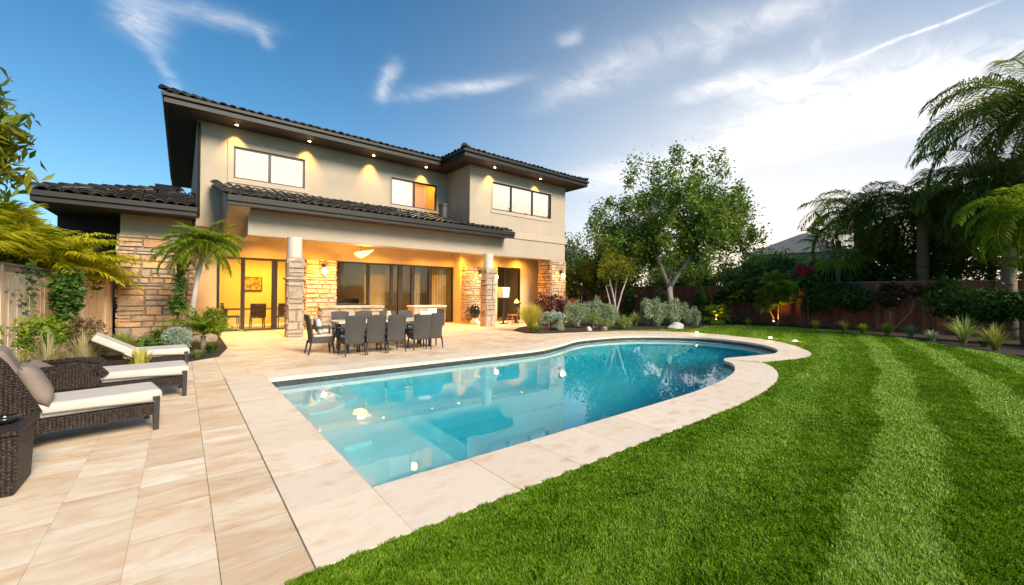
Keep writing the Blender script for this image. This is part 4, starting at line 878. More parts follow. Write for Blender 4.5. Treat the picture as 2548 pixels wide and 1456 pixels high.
f = MB(); f.prism([(-.23, 0), (.23, 0), (.25, .44), (-.25, .44)], 'y', -.22, .22, .5); f.build('base', wicker, sd, bevel=.02); f = MB(); f.box(-.27, .27, -.25, .25, .44, .475, .5); f.build('table_top', wicker, sd, bevel=.012)
f = MB(); f.lathe([(.05, 0), (.08, .03), (.085, .05), (.07, .045), (.03, .02)], (0, 0, 0), 16); tag(f.build('dish', black_glaze, loc=(-1.02, 4.75, .477), smooth=True), 'small black dish on the wicker side table', 'dish')
f = MB(); f.lathe([(.0, 0), (.02, .012), (.0, .035)], (0, 0, 0), 10); tag(f.build('shell', pot_white, loc=(-1.02, 4.75, .50), smooth=True), 'tiny white shell in the black dish on the side table', 'shell')

# ------------------------------------------------------------------ fences
def fence(name, lb, pts, top, mat, bw=.14, cap=True, posts=2.4, lean=0):
    o = empty(name, (pts[0][0], pts[0][1], 0)); tag(o, lb, 'fence'); O = Vector((pts[0][0], pts[0][1], 0))
    b = MB(); cp = MB()
    for (a, c, ta, tc_) in [(Vector(pts[i]).to_3d(), Vector(pts[i + 1]).to_3d(), top[i], top[i + 1]) for i in range(len(pts) - 1)]:
        d = c - a; L_ = d.length; d.normalize(); nn_ = Vector((d.y, -d.x, 0)); k = int(L_ / bw)
        for i in range(k):
            t = i / k; zt = ta + (tc_ - ta) * t + rnd.uniform(-.008, .008); T = Matrix.Translation(a - O + d * (i * L_ / k) + nn_ * rnd.uniform(-.006, .006)) @ Matrix.Rotation(math.atan2(d.y, d.x), 4, 'Z')
            b.box(.002, L_ / k - .002, -.012, .012, 0, zt - .05, None, T)
        T = Matrix.Translation(a - O) @ Matrix.Rotation(math.atan2(d.y, d.x), 4, 'Z')
        zt = max(ta, tc_)
        ang = math.atan2(tc_ - ta, L_); T2 = T @ Matrix.Translation((0, 0, ta)) @ Matrix.Rotation(-ang, 4, 'Y')
        x = 0
        while x < L_ - .01: l = min(1.9, L_ - x); cp.box(x + .002, x + l - .002, -.06, .06, -.05, -.012, None, T2); cp.box(x + .003, x + l - .003, -.03, -.013, -.16, -.052, None, T2); x += l
        q = 0
        while q <= L_: p = MB(); p.box(-.045, .045, -.055, .04, 0, ta + (tc_ - ta) * q / L_ - .052, None, T @ Matrix.Translation((q, 0, 0))); p.build('post', mat, o, bevel=.004); q += posts
    b.build('boards', mat, o); cp.build('cap_rail', fence_cap, o); return o
fence('wood_fence', 'tan cedar board fence with weathered cap rail along the left planting bed', [(-3.6, 2.0), (-3.1, 7.5), (-2.62, 11.75), (-1.62, 17.0)], [2.1, 2.03, 1.97, 1.78], fence_tan)
fence('wood_fence', 'reddish brown board fence behind the flower bed on the right of the lawn', [(25.0, -10), (24.7, 4.0), (25.2, 12), (25.2, 22.0)], [2.22, 2.2, 2.03, 2.03], fence_red, bw=.17)
fence('wood_fence', 'red fence return running from the side garden towards the house corner', [(17.6, 22.05), (25.15, 22.05)], [2.03, 2.03], fence_red, bw=.17)
gw = MB(); gw.box(16.6, 19.2, 19.4, 19.6, 0, 1.9, .5); tag(gw.build('garden_wall', stucco, bevel=.01), 'low pale stucco wall seen under the house corner', 'wall')

# ------------------------------------------------------------------ foliage tools
def leaves_np(C, size, aspect=.5, droop=.0, up=.3, sizevar=.4):
    """one kite-shaped, slightly folded leaf per centre"""
    n = len(C); d = rng.normal(size=(n, 3)); d[:, 2] = d[:, 2] * .6 - droop; d /= np.linalg.norm(d, axis=1)[:, None] + 1e-9
    nr = rng.normal(size=(n, 3)); nr[:, 2] += up; s = np.cross(d, nr); s /= np.linalg.norm(s, axis=1)[:, None] + 1e-9; nn_ = np.cross(s, d)
    ln = size * (1 + sizevar * (rng.random(n) * 2 - 1)); ln = ln[:, None]; w_ = ln * aspect * .5
    v0 = C - d * ln * .5; v2 = C + d * ln * .5 - nn_ * ln * .08; v1 = C - d * ln * .05 + s * w_ + nn_ * ln * .08; v3 = C - d * ln * .05 - s * w_ + nn_ * ln * .08
    V = np.stack([v0, v1, v2, v3], 1).reshape(-1, 3); F = np.arange(4 * n).reshape(n, 4); return V, F
def blob_points(c, r, n, shell=.5, lump=.25):
    c, r = np.array(c, float), np.array(r, float); d = rng.normal(size=(n, 3)); d /= np.linalg.norm(d, axis=1)[:, None]
    ph = rng.random(6) * 6.28; k = 1 + lump * (np.sin(d[:, 0] * 5 + ph[0]) * np.sin(d[:, 1] * 5 + ph[1]) + .6 * np.sin(d[:, 2] * 8 + ph[2]) * np.sin(d[:, 0] * 9 + ph[3]))
    rad = (shell + (1 - shell) * rng.random(n)) ** .7
    return c + d * (rad * k)[:, None] * r
def clumpval(C, sc_=.9):
    return np.clip(.5 + .25 * np.sin(C[:, 0] / sc_ * 3.1 + 1.3) * np.sin(C[:, 1] / sc_ * 2.7) + .2 * np.sin(C[:, 2] / sc_ * 3.7 + C[:, 0] * 2) + rng.normal(size=len(C)) * .18, 0, 1)
def bush(name, lb, cat, loc, blobs, n, size, mat, aspect=.5, group=None, shell=.5, stems=0, droop=0, trunkmat=None, lump=.25):
    loc = Vector(loc); o = empty(name, loc); tag(o, lb, cat, group); tot_ = sum(b[1][0] * b[1][1] for b in blobs); P_ = []
    for c, r in blobs: P_.append(blob_points(c, r, max(20, int(n * r[0] * r[1] / tot_)), shell, lump))
    C = np.concatenate(P_); C = C[C[:, 2] > .02] if loc.z < .1 else C
    V, F = leaves_np(C, size, aspect, droop); npmesh('foliage', V, F, clumpval(C, size * 5), mat, o)
    m = MB()
    for c, r in blobs:
        for k in range(max(2, stems)):
            a = rnd.uniform(0, 6.28); e = Vector((c[0] + math.cos(a) * r[0] * .6, c[1] + math.sin(a) * r[1] * .6, c[2] + rnd.uniform(-.2, .5) * r[2])); m.tube([(blobs[0][0][0] * .3 + rnd.uniform(-.06, .06), blobs[0][0][1] * .3 + rnd.uniform(-.06, .06), 0), (c[0] * .7 + rnd.uniform(-.1, .1), c[1] * .7, c[2] * .5), e], [.022, .015, .006], 5)
    m.build('stems', trunkmat or bark_brown, o); return o
def spiky(name, lb, cat, loc, n, h, spread, width, mat, group=None, up=1.0, base=.06, curl=.5, ret=False):
    """arching strap leaves from one base"""
    K = 5; ang = rng.random(n) * 6.283; out_ = rng.random(n) ** .7 * spread; hh = h * (.6 + .4 * rng.random(n)); b0 = rng.random(n) * base
    V = np.zeros((n, K + 1, 2, 3)); 
    for j in range(K + 1):
        t = j / K; r_ = b0 + out_ * (t ** (1.3)); z = hh * (t * (1 + curl) - curl * t * t * (1 + out_ / max(spread, 1e-3) * .8)) * up
        w_ = width * (1 - t) ** .6 * (.5 + .5 * min(1, t * 6 + .4)); sx, sy = -np.sin(ang), np.cos(ang)
        jit = .02 * t
        cx = np.cos(ang) * r_; cy_ = np.sin(ang) * r_
        for s_, q in ((0, -1), (1, 1)): V[:, j, s_, 0] = cx + sx * w_ * q * .5; V[:, j, s_, 1] = cy_ + sy * w_ * q * .5; V[:, j, s_, 2] = np.maximum(z, .005)
    idx = np.arange(n * (K + 1) * 2).reshape(n, K + 1, 2); F = np.stack([idx[:, :-1, 0], idx[:, :-1, 1], idx[:, 1:, 1], idx[:, 1:, 0]], -1).reshape(-1, 4)
    A = np.repeat(rng.random(n), K); A = np.clip(A + np.tile(np.linspace(-.1, .2, K), n), 0, 1)
    o = npmesh(name, V.reshape(-1, 3), F, A, mat); o.location = loc
    if lb: tag(o, lb, cat, group)
    return o
def frond_np(p0, dirv, length, droop, nl, ll, lw, fan=False, vee=.5):
    """one feather frond: rachis arching from p0, leaflets on both sides; returns V,F"""
    K = 12; d = np.array(dirv, float); d /= np.linalg.norm(d); hz = np.array([d[0], d[1], 0]); hz /= np.linalg.norm(hz) + 1e-9
    path = [np.array(p0, float)]; el = math.atan2(d[2], math.hypot(d[0], d[1]))
    for i in range(K): e_ = el - droop * ((i + 1) / K) ** 1.3; path.append(path[-1] + (hz * math.cos(e_) + np.array([0, 0, math.sin(e_)])) * length / K)
    path = np.array(path); Vs, Fs, As = [], [], []; o_ = 0
    side = np.cross(hz, [0, 0, 1])
    for i in range(K):   # rachis ribbon, two crossed strips
        w_ = .018 * length / 2 * (1 - i / K) + .004
        for sd_ in (side, np.array([0, 0, 1.])):
            Vs += [path[i] - sd_ * w_, path[i] + sd_ * w_, path[i + 1] + sd_ * w_ * .9, path[i + 1] - sd_ * w_ * .9]; Fs.append([o_, o_ + 1, o_ + 2, o_ + 3]); As.append(.8); o_ += 4
    for k in range(nl):
        t = .12 + .88 * k / nl; x_ = t * K; i = min(int(x_), K - 1); p = path[i] + (path[i + 1] - path[i]) * (x_ - i); tan = path[i + 1] - path[i]; tan /= np.linalg.norm(tan)
        L0 = ll * (.35 + .65 * math.sin(math.pi * min(1, t * .85 + .12))) * rnd.uniform(.85, 1.15)
        for sgn in (-1, 1):
            out_ = side * sgn * math.cos(vee * .5) + tan * rnd.uniform(.35, .75) + np.array([0, 0, 1]) * rnd.uniform(-.1, .35); out_ /= np.linalg.norm(out_)
            e1 = p + out_ * L0 * .5; dd = out_ + np.array([0, 0, -rnd.uniform(.5, 1.1)]); dd /= np.linalg.norm(dd); e2 = e1 + dd * L0 * .5
            wv = np.cross(out_, [0, 0, 1.]); wv /= np.linalg.norm(wv) + 1e-9; wv = wv * lw * .5
            Vs += [p - wv * .5, p + wv * .5, e1 + wv, e1 - wv]; Fs.append([o_, o_ + 1, o_ + 2, o_ + 3]); o_ += 4
            Vs += [e1 - wv, e1 + wv, e2 + wv * .15, e2 - wv * .15]; Fs.append([o_, o_ + 1, o_ + 2, o_ + 3]); o_ += 4
            a = rnd.random(); As += [a, a]
    return np.array(Vs), np.array(Fs), np.array(As)
def join(parts):
    V, F, A, o_ = [], [], [], 0
    for v, f, a in parts: V.append(v); F.append(f + o_); A.append(a); o_ += len(v)
    return np.concatenate(V), np.concatenate(F), np.concatenate(A)
def palm(name, lb, loc, h, flen, nf, mat, nl=34, ll=.5, lw=.03, droop=1.4, trunk=.14, lean=(0, 0), group=None, elmin=-.5, elmax=1.2, barkm=None, azr=(0, 6.283)):
    o = empty(name, loc); tag(o, lb, 'palm tree', group); top = Vector((lean[0], lean[1], h)); m = MB()
    if h > .3: m.tube([(0, 0, 0), (lean[0] * .25, lean[1] * .25, h * .35), (lean[0] * .6, lean[1] * .6, h * .7), top], [trunk * 1.35, trunk * 1.05, trunk * .9, trunk * 1.15], 12)
    else: m.tube([(0, 0, 0), (0, 0, h + .05)], [trunk, trunk * .8], 8)
    m.build('trunk', barkm or bark_palm, o, smooth=True); ps = []
    for k in range(nf):
        az = azr[0] + (azr[1] - azr[0]) * ((k * .618034) % 1) + rnd.uniform(-.15, .15); el = elmin + (elmax - elmin) * (k / nf) ** .8 + rnd.uniform(-.1, .1)
        ps.append(frond_np(top + Vector((0, 0, .02)), (math.cos(az) * math.cos(el), math.sin(az) * math.cos(el), math.sin(el)), flen * rnd.uniform(.8, 1.1), droop * rnd.uniform(.75, 1.2), nl, ll, lw))
    V, F, A = join(ps); npmesh('crown', V, F, A, mat, o); return o
def fan_np(p0, dirv, stem, rad, n=22, spread=2.6, lw=.05):
    d = np.array(dirv, float); d /= np.linalg.norm(d); p0 = np.array(p0, float); p1 = p0 + d * stem + np.array([0, 0, -.12 * stem * stem]); side = np.cross(d, [0, 0, 1.]); side /= np.linalg.norm(side) + 1e-9; upv = np.cross(side, d)
    Vs = [p0 - side * .01, p0 + side * .01, p1 + side * .008, p1 - side * .008]; Fs = [[0, 1, 2, 3]]; As = [.7]; o_ = 4
    for k in range(n):
        a = (k / (n - 1) - .5) * spread; dr = d * math.cos(a) + side * math.sin(a); L0 = rad * (1 - .25 * abs(a) / spread * 2) * rnd.uniform(.9, 1.05); m_ = p1 + dr * L0 * .6 + upv * .03; e = p1 + dr * L0 + np.array([0, 0, -rnd.uniform(.12, .35) * L0]); w_ = np.cross(dr, upv); w_ /= np.linalg.norm(w_); w_ = w_ * lw * .5
        zz = upv * (.012 if k % 2 else -.012)
        Vs += [p1, m_ - w_ + zz, e, m_ + w_ - zz]; Fs.append([o_, o_ + 1, o_ + 2, o_ + 3]); As.append(rnd.random()); o_ += 4
    return np.array(Vs), np.array(Fs), np.array(As)
def fanpalm(name, lb, loc, h, nf, rad, stem, mat, group=None, azr=(0, 6.283), lean=(0, 0), trunk=.1, elmin=-.4, elmax=1.3):
    o = empty(name, loc); tag(o, lb, 'palm tree', group); m = MB(); top = Vector((lean[0], lean[1], h)); m.tube([(0, 0, 0), (lean[0] * .4, lean[1] * .4, h * .5), top], [trunk * 1.2, trunk, trunk * 1.1], 10); m.build('trunk', bark_palm, o, smooth=True); ps = []
    for k in range(nf):
        az = azr[0] + (azr[1] - azr[0]) * ((k * .618034) % 1); el = elmin + (elmax - elmin) * k / nf + rnd.uniform(-.1, .1)
        ps.append(fan_np(top, (math.cos(az) * math.cos(el), math.sin(az) * math.cos(el), math.sin(el)), stem * rnd.uniform(.7, 1.2), rad * rnd.uniform(.85, 1.15)))
    V, F, A = join(ps); npmesh('crown', V, F, A, mat, o); return o
def tree(name, lb, loc, trunks, crown, nclu, nleaf, lsize, mat, bark=bark_brown, cr=.5, group=None, cat='tree', limb_r=.05, aspect=.5, extra=(), droop=.2):
    """trunks: list of (path, radii); crown: ellipsoids; clusters of leaves on limbs that leave the trunk ends"""
    o = empty(name, loc); tag(o, lb, cat, group); m = MB()
    for path, rad in trunks: m.tube(path, rad, 10)
    ends = [Vector(p[0][-1]) for p in trunks]; cl_ = []
    tot_ = sum(r[0] * r[2] for c, r in crown)
    for c, r in crown:
        k = max(2, int(nclu * r[0] * r[2] / tot_)); pts = blob_points(c, r, k, .15, .15); cl_ += list(pts)
    cl_ += [np.array(e) for e in extra]
    C = []
    for c in cl_:
        v = Vector(c); e = min(ends, key=lambda q: (q - v).length); mid = e.lerp(v, .5) + Vector((rnd.uniform(-.2, .2), rnd.uniform(-.2, .2), rnd.uniform(-.1, .3)))
        m.tube([e, mid, v], [limb_r, limb_r * .5, limb_r * .16], 5, cap=False)
        k = nleaf; s_ = cr * rnd.uniform(.6, 1.15); g_ = rng.normal(size=(k, 3)) * np.array([.45, .45, .55]) * s_; C.append(c + g_)
    m.build('trunk', bark, o, smooth=True); C = np.concatenate(C)
    V, F = leaves_np(C, lsize, aspect, droop); npmesh('crown', V, F, clumpval(C, 1.1), mat, o); return o

# ------------------------------------------------------------------ trees and palms
bt = (20.4, 11.6, 0)
tree('shade_tree', 'tall leafy tree with pale forked trunk in front of the red fence', bt,
     [([(0, 0, 0), (.02, 0, 1.0), (0, .05, 1.9)], [.19, .155, .145]), ([(0, .05, 1.8), (-.35, .25, 2.7), (-.6, .5, 3.6), (-.8, .6, 4.6)], [.12, .10, .085, .06]), ([(0, .05, 1.8), (.3, -.2, 2.5), (.75, -.6, 3.4), (.9, -.8, 4.6)], [.125, .11, .09, .065])],
     [((0, 0, 4.4), (3.5, 3.5, 1.7)), ((-.3, .2, 6.2), (2.7, 2.7, 1.5)), ((1.7, -1.5, 5.2), (2.0, 2.0, 1.9)), ((-1.6, 1.4, 4.2), (2.2, 2.4, 1.3))], 180, 200, .175, G_TREE, bark_white, .62,
     extra=[(-1.7, 1.5, 7.6), (-1.5, 1.3, 8.3), (.1, -.1, 8.4), (.15, -.2, 9.1), (.1, -.15, 7.7), (.9, -.8, 8.6), (1.0, -.9, 7.8), (1.9, -1.7, 8.0), (1.8, -1.6, 8.7), (2.7, -2.3, 7.1), (2.9, -2.4, 6.3), (-2.6, 2.1, 6.3), (-.7, .5, 8.2), (3.4, -2.9, 4.6), (3.5, -3.0, 3.6), (-3.2, 2.6, 5.2)], limb_r=.06, droop=.3)
tree('garden_tree', 'light green tree behind the fence between the house and the tall forked tree', (25.0, 20.5, 0), [([(0, 0, 0), (0, 0, 3)], [.2, .14])],
     [((0, 0, 4.4), (3.2, 3.2, 2.0)), ((.8, -.6, 5.9), (2.0, 2.0, 1.4)), ((2.2, -2.0, 4.2), (2, 2, 1.8)), ((-2.8, 2, 3.6), (2.2, 2.2, 1.8)), ((.2, 0, 7.2), (.9, .9, .9))], 100, 170, .2, G_TREE2, cr=.7)
tree('garden_tree', 'dark conifer-like tree standing behind the light green tree', (28.5, 21.5, 0), [([(0, 0, 0), (0, 0, 4)], [.2, .12])], [((0, 0, 3.4), (2.0, 2.0, 2.6)), ((0, 0, 5.2), (1.1, 1.1, 1.6))], 60, 120, .2, G_DARK, cr=.7)
tree('garden_tree', 'yellow green broad-leaved tree beside the corner pillar of the house', (18.9, 15.9, 0), [([(0, 0, 0), (.1, 0, 1.4)], [.12, .08])],
     [((0, 0, 2.4), (1.5, 1.5, .9)), ((-1.1, .5, 2.0), (1.1, 1.1, .8)), ((1.2, -1.2, 2.5), (1.2, 1.2, 1.0)), ((.8, -.8, 3.4), (.5, .5, .8))], 60, 70, .22, G_YEL, cr=.5, aspect=.7)
tree('crape_myrtle', 'small multi-stemmed tree with twisted pale trunks in front of the red fence', (16.9, 12.6, 0),
     [([(0, 0, 0), (.06, 0, .7), (-.05, .1, 1.5), (-.2, .2, 2.2)], [.10, .06, .05, .035]), ([(0, 0, 0), (.12, -.08, .8), (.3, -.2, 1.6), (.5, -.35, 2.3)], [.09, .05, .04, .03]), ([(-.02, 0, .1), (-.2, .1, .9), (-.35, .3, 1.9)], [.06, .035, .02]), ([(0, 0, 0), (.04, .04, 1.0), (.1, 0, 2.4)], [.08, .05, .03])],
     [((.1, -.1, 2.85), (.95, .95, .75)), ((-.4, .3, 2.6), (.5, .5, .4))], 46, 85, .10, G_YEL, bark_white, .34, limb_r=.018)
# back row beyond the right fence
spec_t = [((27.5, 15.0, 0), 3.2, 2.6, G_TREE, 'mid green bushy tree over the red fence directly behind the forked tree'), ((29, 10.6, 0), 3.6, 2.6, G_DEEP, 'dark green tree over the fence to the right of the forked tree'),
          ((28.2, 6.6, 0), 3.1, 2.2, G_DEEP, 'low dark tree over the fence below the neighbouring roof'), ((29.0, 3.6, 0), 5.0, 2.6, G_DARK, 'dark evergreen mass under the middle palm'),
          ((28.5, .6, 0), 6.6, 2.8, G_DARK, 'dark evergreen mass between the two groups of palms'), ((27.4, -2.0, 0), 8.4, 3.0, G_DARK, 'dark evergreen mass below the tallest palm at the right'), ((36, 20, 0), 5, 3, G_TREE2, 'distant pale tree seen between trunks beyond the fence')]
for loc, h_, r_, m_, lb in spec_t:
    tree('garden_tree', lb, loc, [([(0, 0, 0), (0, 0, h_ * .6)], [.18, .1])], [((0, 0, h_ * .62), (r_, r_, h_ * .42)), ((r_ * .4, r_ * .5, h_ * .9), (r_ * .6, r_ * .6, h_ * .25)), ((-r_ * .3, -r_ * .6, h_ * .8), (r_ * .6, r_ * .6, h_ * .3))], 80, 170, .19, m_, cr=.7, group='trees beyond the right fence')
palm('queen_palm', 'tall palm with drooping fronds at the right edge of the garden', (25.0, -.6, 0), 8.7, 4.4, 50, G_PALM, 70, 1.0, .042, 1.9, .26, group='palms beyond the right fence', elmin=-.6)
palm('queen_palm', 'arching palm leaning over the fence just left of the tallest palm', (26.2, 2.6, 0), 5.5, 3.6, 36, G_PALM, 62, .9, .042, 2.0, .22, group='palms beyond the right fence', elmin=-.5)
palm('queen_palm', 'feathery palm nearest the neighbouring roof', (26.9, 5.0, 0), 5.7, 3.0, 36, G_PALM, 58, .85, .042, 1.9, .2, group='palms beyond the right fence', elmin=-.6)
palm('queen_palm', 'middle-height palm filling the gap below the tallest palm', (24.3, .1, 0), 5.9, 3.3, 44, G_PALM, 62, .9, .045, 2.0, .2, group='palms beyond the right fence', elmin=-.8)
fanpalm('fan_palm', 'fan palm with blue green folded leaves beside the neighbouring roof', (25.9, 5.6, 0), 4.3, 30, 1.2, 1.0, G_PALMG, elmin=-1.1)
palm('queen_palm', 'yellowing palm hanging over the fence at the far right edge', (21.2, -.35, 0), 4.3, 2.3, 26, G_PALMG, 46, .6, .045, 2.3, .14, elmin=-1.0, group='palms beyond the right fence')
bush('hedge', 'long dark green hedge growing behind the right fence under the palms', 'hedge', (26.6, 2.0, 0), [((0, -5, 2.0), (1.0, 2.4, 1.1)), ((.2, -1.6, 2.1), (1.0, 2.4, 1.2)), ((0, 2.0, 2.0), (1.0, 2.4, 1.1)), ((.2, 5.4, 2.1), (1.0, 2.4, 1.1)), ((.4, 9.0, 2.0), (1.0, 2.4, 1.1))], 15000, .17, G_DARK, .5)
for x, y, h_, lb in ((-6, -17, 6.2, 'round tree across the lawn behind the photographer, nearest the tan fence side'), (0, -19, 7.0, 'tall tree across the lawn behind the photographer'), (6.5, -17.5, 5.6, 'spreading tree across the lawn behind the photographer'), (13, -19, 7.2, 'large tree at the far corner of the lawn behind the photographer')):
    tree('garden_tree', lb, (x, y, 0), [([(0, 0, 0), (0, 0, h_ * .5)], [.2, .12])], [((0, 0, h_ * .6), (3.2, 2.4, h_ * .38))], 60, 110, .28, G_DARK, cr=.9, group='trees behind the photographer')
bush('hedge', 'low hedge along the far edge of the lawn behind the photographer', 'hedge', (3, -14.5, 0), [((-8, 0, 1.1), (4, 1, 1.1)), ((-1, 0, 1.1), (4.4, 1, 1.1)), ((6, 0, 1.1), (4.2, 1, 1.1)), ((12.5, 0, 1.1), (4, 1, 1.1))], 9000, .24, G_DEEP, .5)
# neighbour
nb = empty('neighbour_house', (53.5, 14.6, 0)); tag(nb, 'distant pale blue house with grey hip roof showing above the fence', 'house')
f = MB(); f.box(-4, 4, -4.2, 4.2, 0, 5.9, .5); f.build('wall', blue_wall, nb); f = MB(); f.add([(-4.5, -4.8, 5.9), (4.5, -4.8, 5.9), (4.5, 4.8, 5.9), (-4.5, 4.8, 5.9), (0, -.3, 8.4), (0, .3, 8.4)], [(0, 1, 4), (1, 2, 5, 4), (2, 3, 5), (3, 0, 4, 5)]); f.build('roof', grey_roof, nb)
# left side beyond the tan fence
fanpalm('fan_palm', 'yellow green fan palm behind the tan fence at the left edge', (-3.15, 11.0, 0), 2.2, 30, .8, .55, G_PALMY, 'palms behind the tan fence', elmin=.1)
fanpalm('fan_palm', 'wide yellow green fan palm behind the middle of the tan fence', (-2.95, 12.6, 0), 2.3, 34, .85, .55, G_PALMY, 'palms behind the tan fence', elmin=.1)
palm('areca_palm', 'bushy yellow feather palm behind the tan fence nearest the stone wall', (-2.25, 15.9, 0), 1.7, 1.5, 46, G_PALMY, 50, .34, .03, 1.1, .07, elmin=.35, group='palms behind the tan fence')
bush('yellow_shrub', 'dense yellow green leafy mass over the tan fence below the low roof', 'shrub', (-2.75, 14.6, 0), [((0, 0, 2.45), (.55, 1.3, .5)), ((.25, -1.8, 2.5), (.45, 1.0, .42)), ((.5, 1.2, 2.2), (.4, .8, .5))], 4200, .24, G_PALMY, .16, droop=.5)
palm('areca_palm', 'golden feather palm behind the tan fence below the low roof', (-2.6, 14.1, 0), 1.9, 1.7, 46, G_PALMY, 50, .36, .03, 1.1, .07, elmin=.35, group='palms behind the tan fence')
bush('hedge_shrub', 'dense green shrub behind the tan fence under the fan palms', 'shrub', (-3.3, 13.4, 0), [((0, 0, 1.6), (1.1, 1.6, 1.0)), ((.6, 2.2, 1.6), (.9, 1.3, .9)), ((-.6, -2.2, 1.5), (1.0, 1.4, .9))], 6500, .13, G_DEEP, .5)
tree('loquat_tree', 'tall yellow green tree with long drooping leaves at the top left corner', (-3.15, 11.2, 0), [([(0, 0, 0), (.1, 0, 2.5), (.2, 0, 3.6)], [.12, .09, .06])],
     [((.0, 0, 4.0), (.8, 1.0, 1.1)), ((.6, -.3, 4.4), (.45, .45, .35)), ((.5, -.3, 3.5), (.45, .5, .5))], 48, 40, .26, leafmat('loquat_leaf', [(.06, .11, .01), (.13, .18, .012), (.26, .24, .02)], .4), cr=.42, aspect=.26, droop=.9, limb_r=.025)
# palm in front of the stone wall
palm('pygmy_palm', 'slender palm with grey curved trunk in front of the stone wall', (.15, 14.3, 0), 2.7, 1.05, 60, G_PALMG, 44, .28, .022, 1.2, .065, lean=(.33, 0), elmin=-.45, barkm=bark_white)
palm('pygmy_palm', 'short second palm head beside the slender palm before the stone wall', (-.05, 14.6, 0), 2.45, .85, 20, G_PALMG, 34, .22, .018, 1.6, .05, lean=(-.02, 0), elmin=-.8)
bush('climber', 'dark glossy climber twining round the slender palm trunk', 'climbing plant', (-.08, 14.35, 0), [((0, 0, 1.05), (.20, .2, .28)), ((.05, 0, 1.6), (.15, .15, .4)), ((.1, 0, 2.15), (.14, .14, .3))], 1100, .075, G_DEEP, .7)

ps = [frond_np((x_, YB + .38, 4.95), (math.cos(a) * math.cos(e), math.sin(a) * math.cos(e) * .25, math.sin(e)), .85, 1.2, 16, .3, .035) for _, x_, a, e in hp_]  # added fronds behind the bay glass stand in for a reflected palm
V, F, A = join(ps); V[:, 1] = np.clip(V[:, 1], YB + .24, YB + .58); tag(npmesh('reflected_palm', V, F, A, G_DARK), 'added palm fronds behind the three-pane bay window standing in for a palm reflection', 'reflected palm')
# ------------------------------------------------------------------ left bed planting
bush('vine_shrub', 'dark glossy vine climbing the middle of the tan fence', 'vine', (-1.92, 12.9, 0), [((0, 0, 1.35), (.28, .42, .5)), ((.0, .3, 1.75), (.2, .3, .22)), ((0, -.1, .75), (.2, .3, .4))], 3000, .085, G_DEEP, .7)
bush('leafy_shrub', 'bright green leafy shrub behind the nearest lounger at the left edge', 'shrub', (-2.05, 7.7, 0), [((0, 0, .45), (.45, .5, .48)), ((-.3, .5, .95), (.3, .35, .4)), ((-.35, 1.2, .6), (.4, .4, .5))], 3800, .085, leafmat('bright_shrub', [(.05, .11, .012), (.10, .19, .02), (.2, .28, .05)], .35), .45)
bush('leafy_shrub', 'loose sprigs rising along the tan fence at the left edge', 'shrub', (-2.35, 9.0, 0), [((0, 0, 1.25), (.22, .3, .3)), ((.05, .1, .8), (.15, .2, .3))], 700, .09, G_PALMG, .4)
bush('flowering_shrub', 'small green shrub with pinkish tips against the tan fence', 'shrub', (-1.95, 11.0, 0), [((0, 0, .62), (.32, .35, .38))], 1300, .08, G_PALMG, .5)
bush('dry_shrub', 'brownish seed-head shrub below the climbing vine', 'shrub', (-1.45, 11.2, 0), [((0, 0, .62), (.3, .3, .32))], 1200, .06, leafmat('dry_leaf', [(.10, .06, .03), (.2, .13, .07), (.14, .16, .04)], .2), .5)
reeds = [(-1.55, 9.1, .95, G_STRAW, 'straw coloured upright reed clump behind the second lounger'), (-1.25, 9.6, .9, G_STRAW, 'pale straw reed clump between the far lounger and the fence'), (-1.7, 8.3, .8, G_GRASS, 'green reed clump left of the straw reeds'), (-1.25, 8.75, .62, G_GRASS, 'short green reed clump behind the low wicker back'),
         (-1.2, 10.5, .85, G_GRASS, 'green arching reed clump behind the cream back cushion'), (-.9, 11.6, .7, G_GRASS, 'wide green reed clump before the stone wall'), (-1.65, 12.3, .8, G_GRASS, 'tall green reed clump at the foot of the tan fence'), (-1.1, 13.2, .6, G_PALMG, 'fresh green reed clump near the stone wall corner'), (-1.6, 7.4, .7, G_GRASS, 'low reed clump just behind the tall hood back')]
for x, y, h_, m_, lb in reeds: spiky('reed_clump', lb, 'ornamental grass', (x, y, -.01), 260, h_, .42, .016, m_, 'reed clumps in the left bed')
spiky('sago_cycad', 'dark spiky cycad in front of the stone wall', 'cycad', (-.42, 14.6, 0), 150, .62, .5, .05, G_DARK, curl=.9, base=.08)
bush('silver_shrub', 'round silvery shrub at the edge of the left bed', 'shrub', (-.08, 11.9, 0), [((0, 0, .36), (.30, .30, .28))], 2600, .07, G_SILVER, .18, shell=.75, lump=.08)
bush('agave', 'broad green leafy plant beside the round silvery shrub', 'plant', (-.5, 11.9, 0), [((0, 0, .2), (.35, .3, .2))], 260, .26, G_DEEP, .35)
spiky('tufted_grass', 'pale wispy grass tuft at the deck edge of the left bed', 'grass tuft', (-.22, 10.85, 0), 420, .26, .24, .006, G_SAGE)
spiky('tufted_grass', 'small yellow green tuft beside the deck corner', 'grass tuft', (.28, 11.25, 0), 260, .22, .2, .008, G_LIME)
palm('bamboo_palm', 'short yellow green palm clump at the corner of the left bed', (.42, 12.5, 0), .35, .85, 26, G_PALMG, 30, .24, .026, .9, .05, elmin=.5, elmax=1.5)
bush('dark_shrub', 'dark leafy plant beneath the glass door corner', 'shrub', (.78, 15.6, 0), [((0, 0, .5), (.3, .4, .42))], 900, .16, G_DARK, .3)
spiky('tufted_grass', 'dark green strappy tuft between the palm clump and the patio', 'grass tuft', (.55, 11.9, 0), 160, .3, .3, .02, G_DEEP)
f = MB()
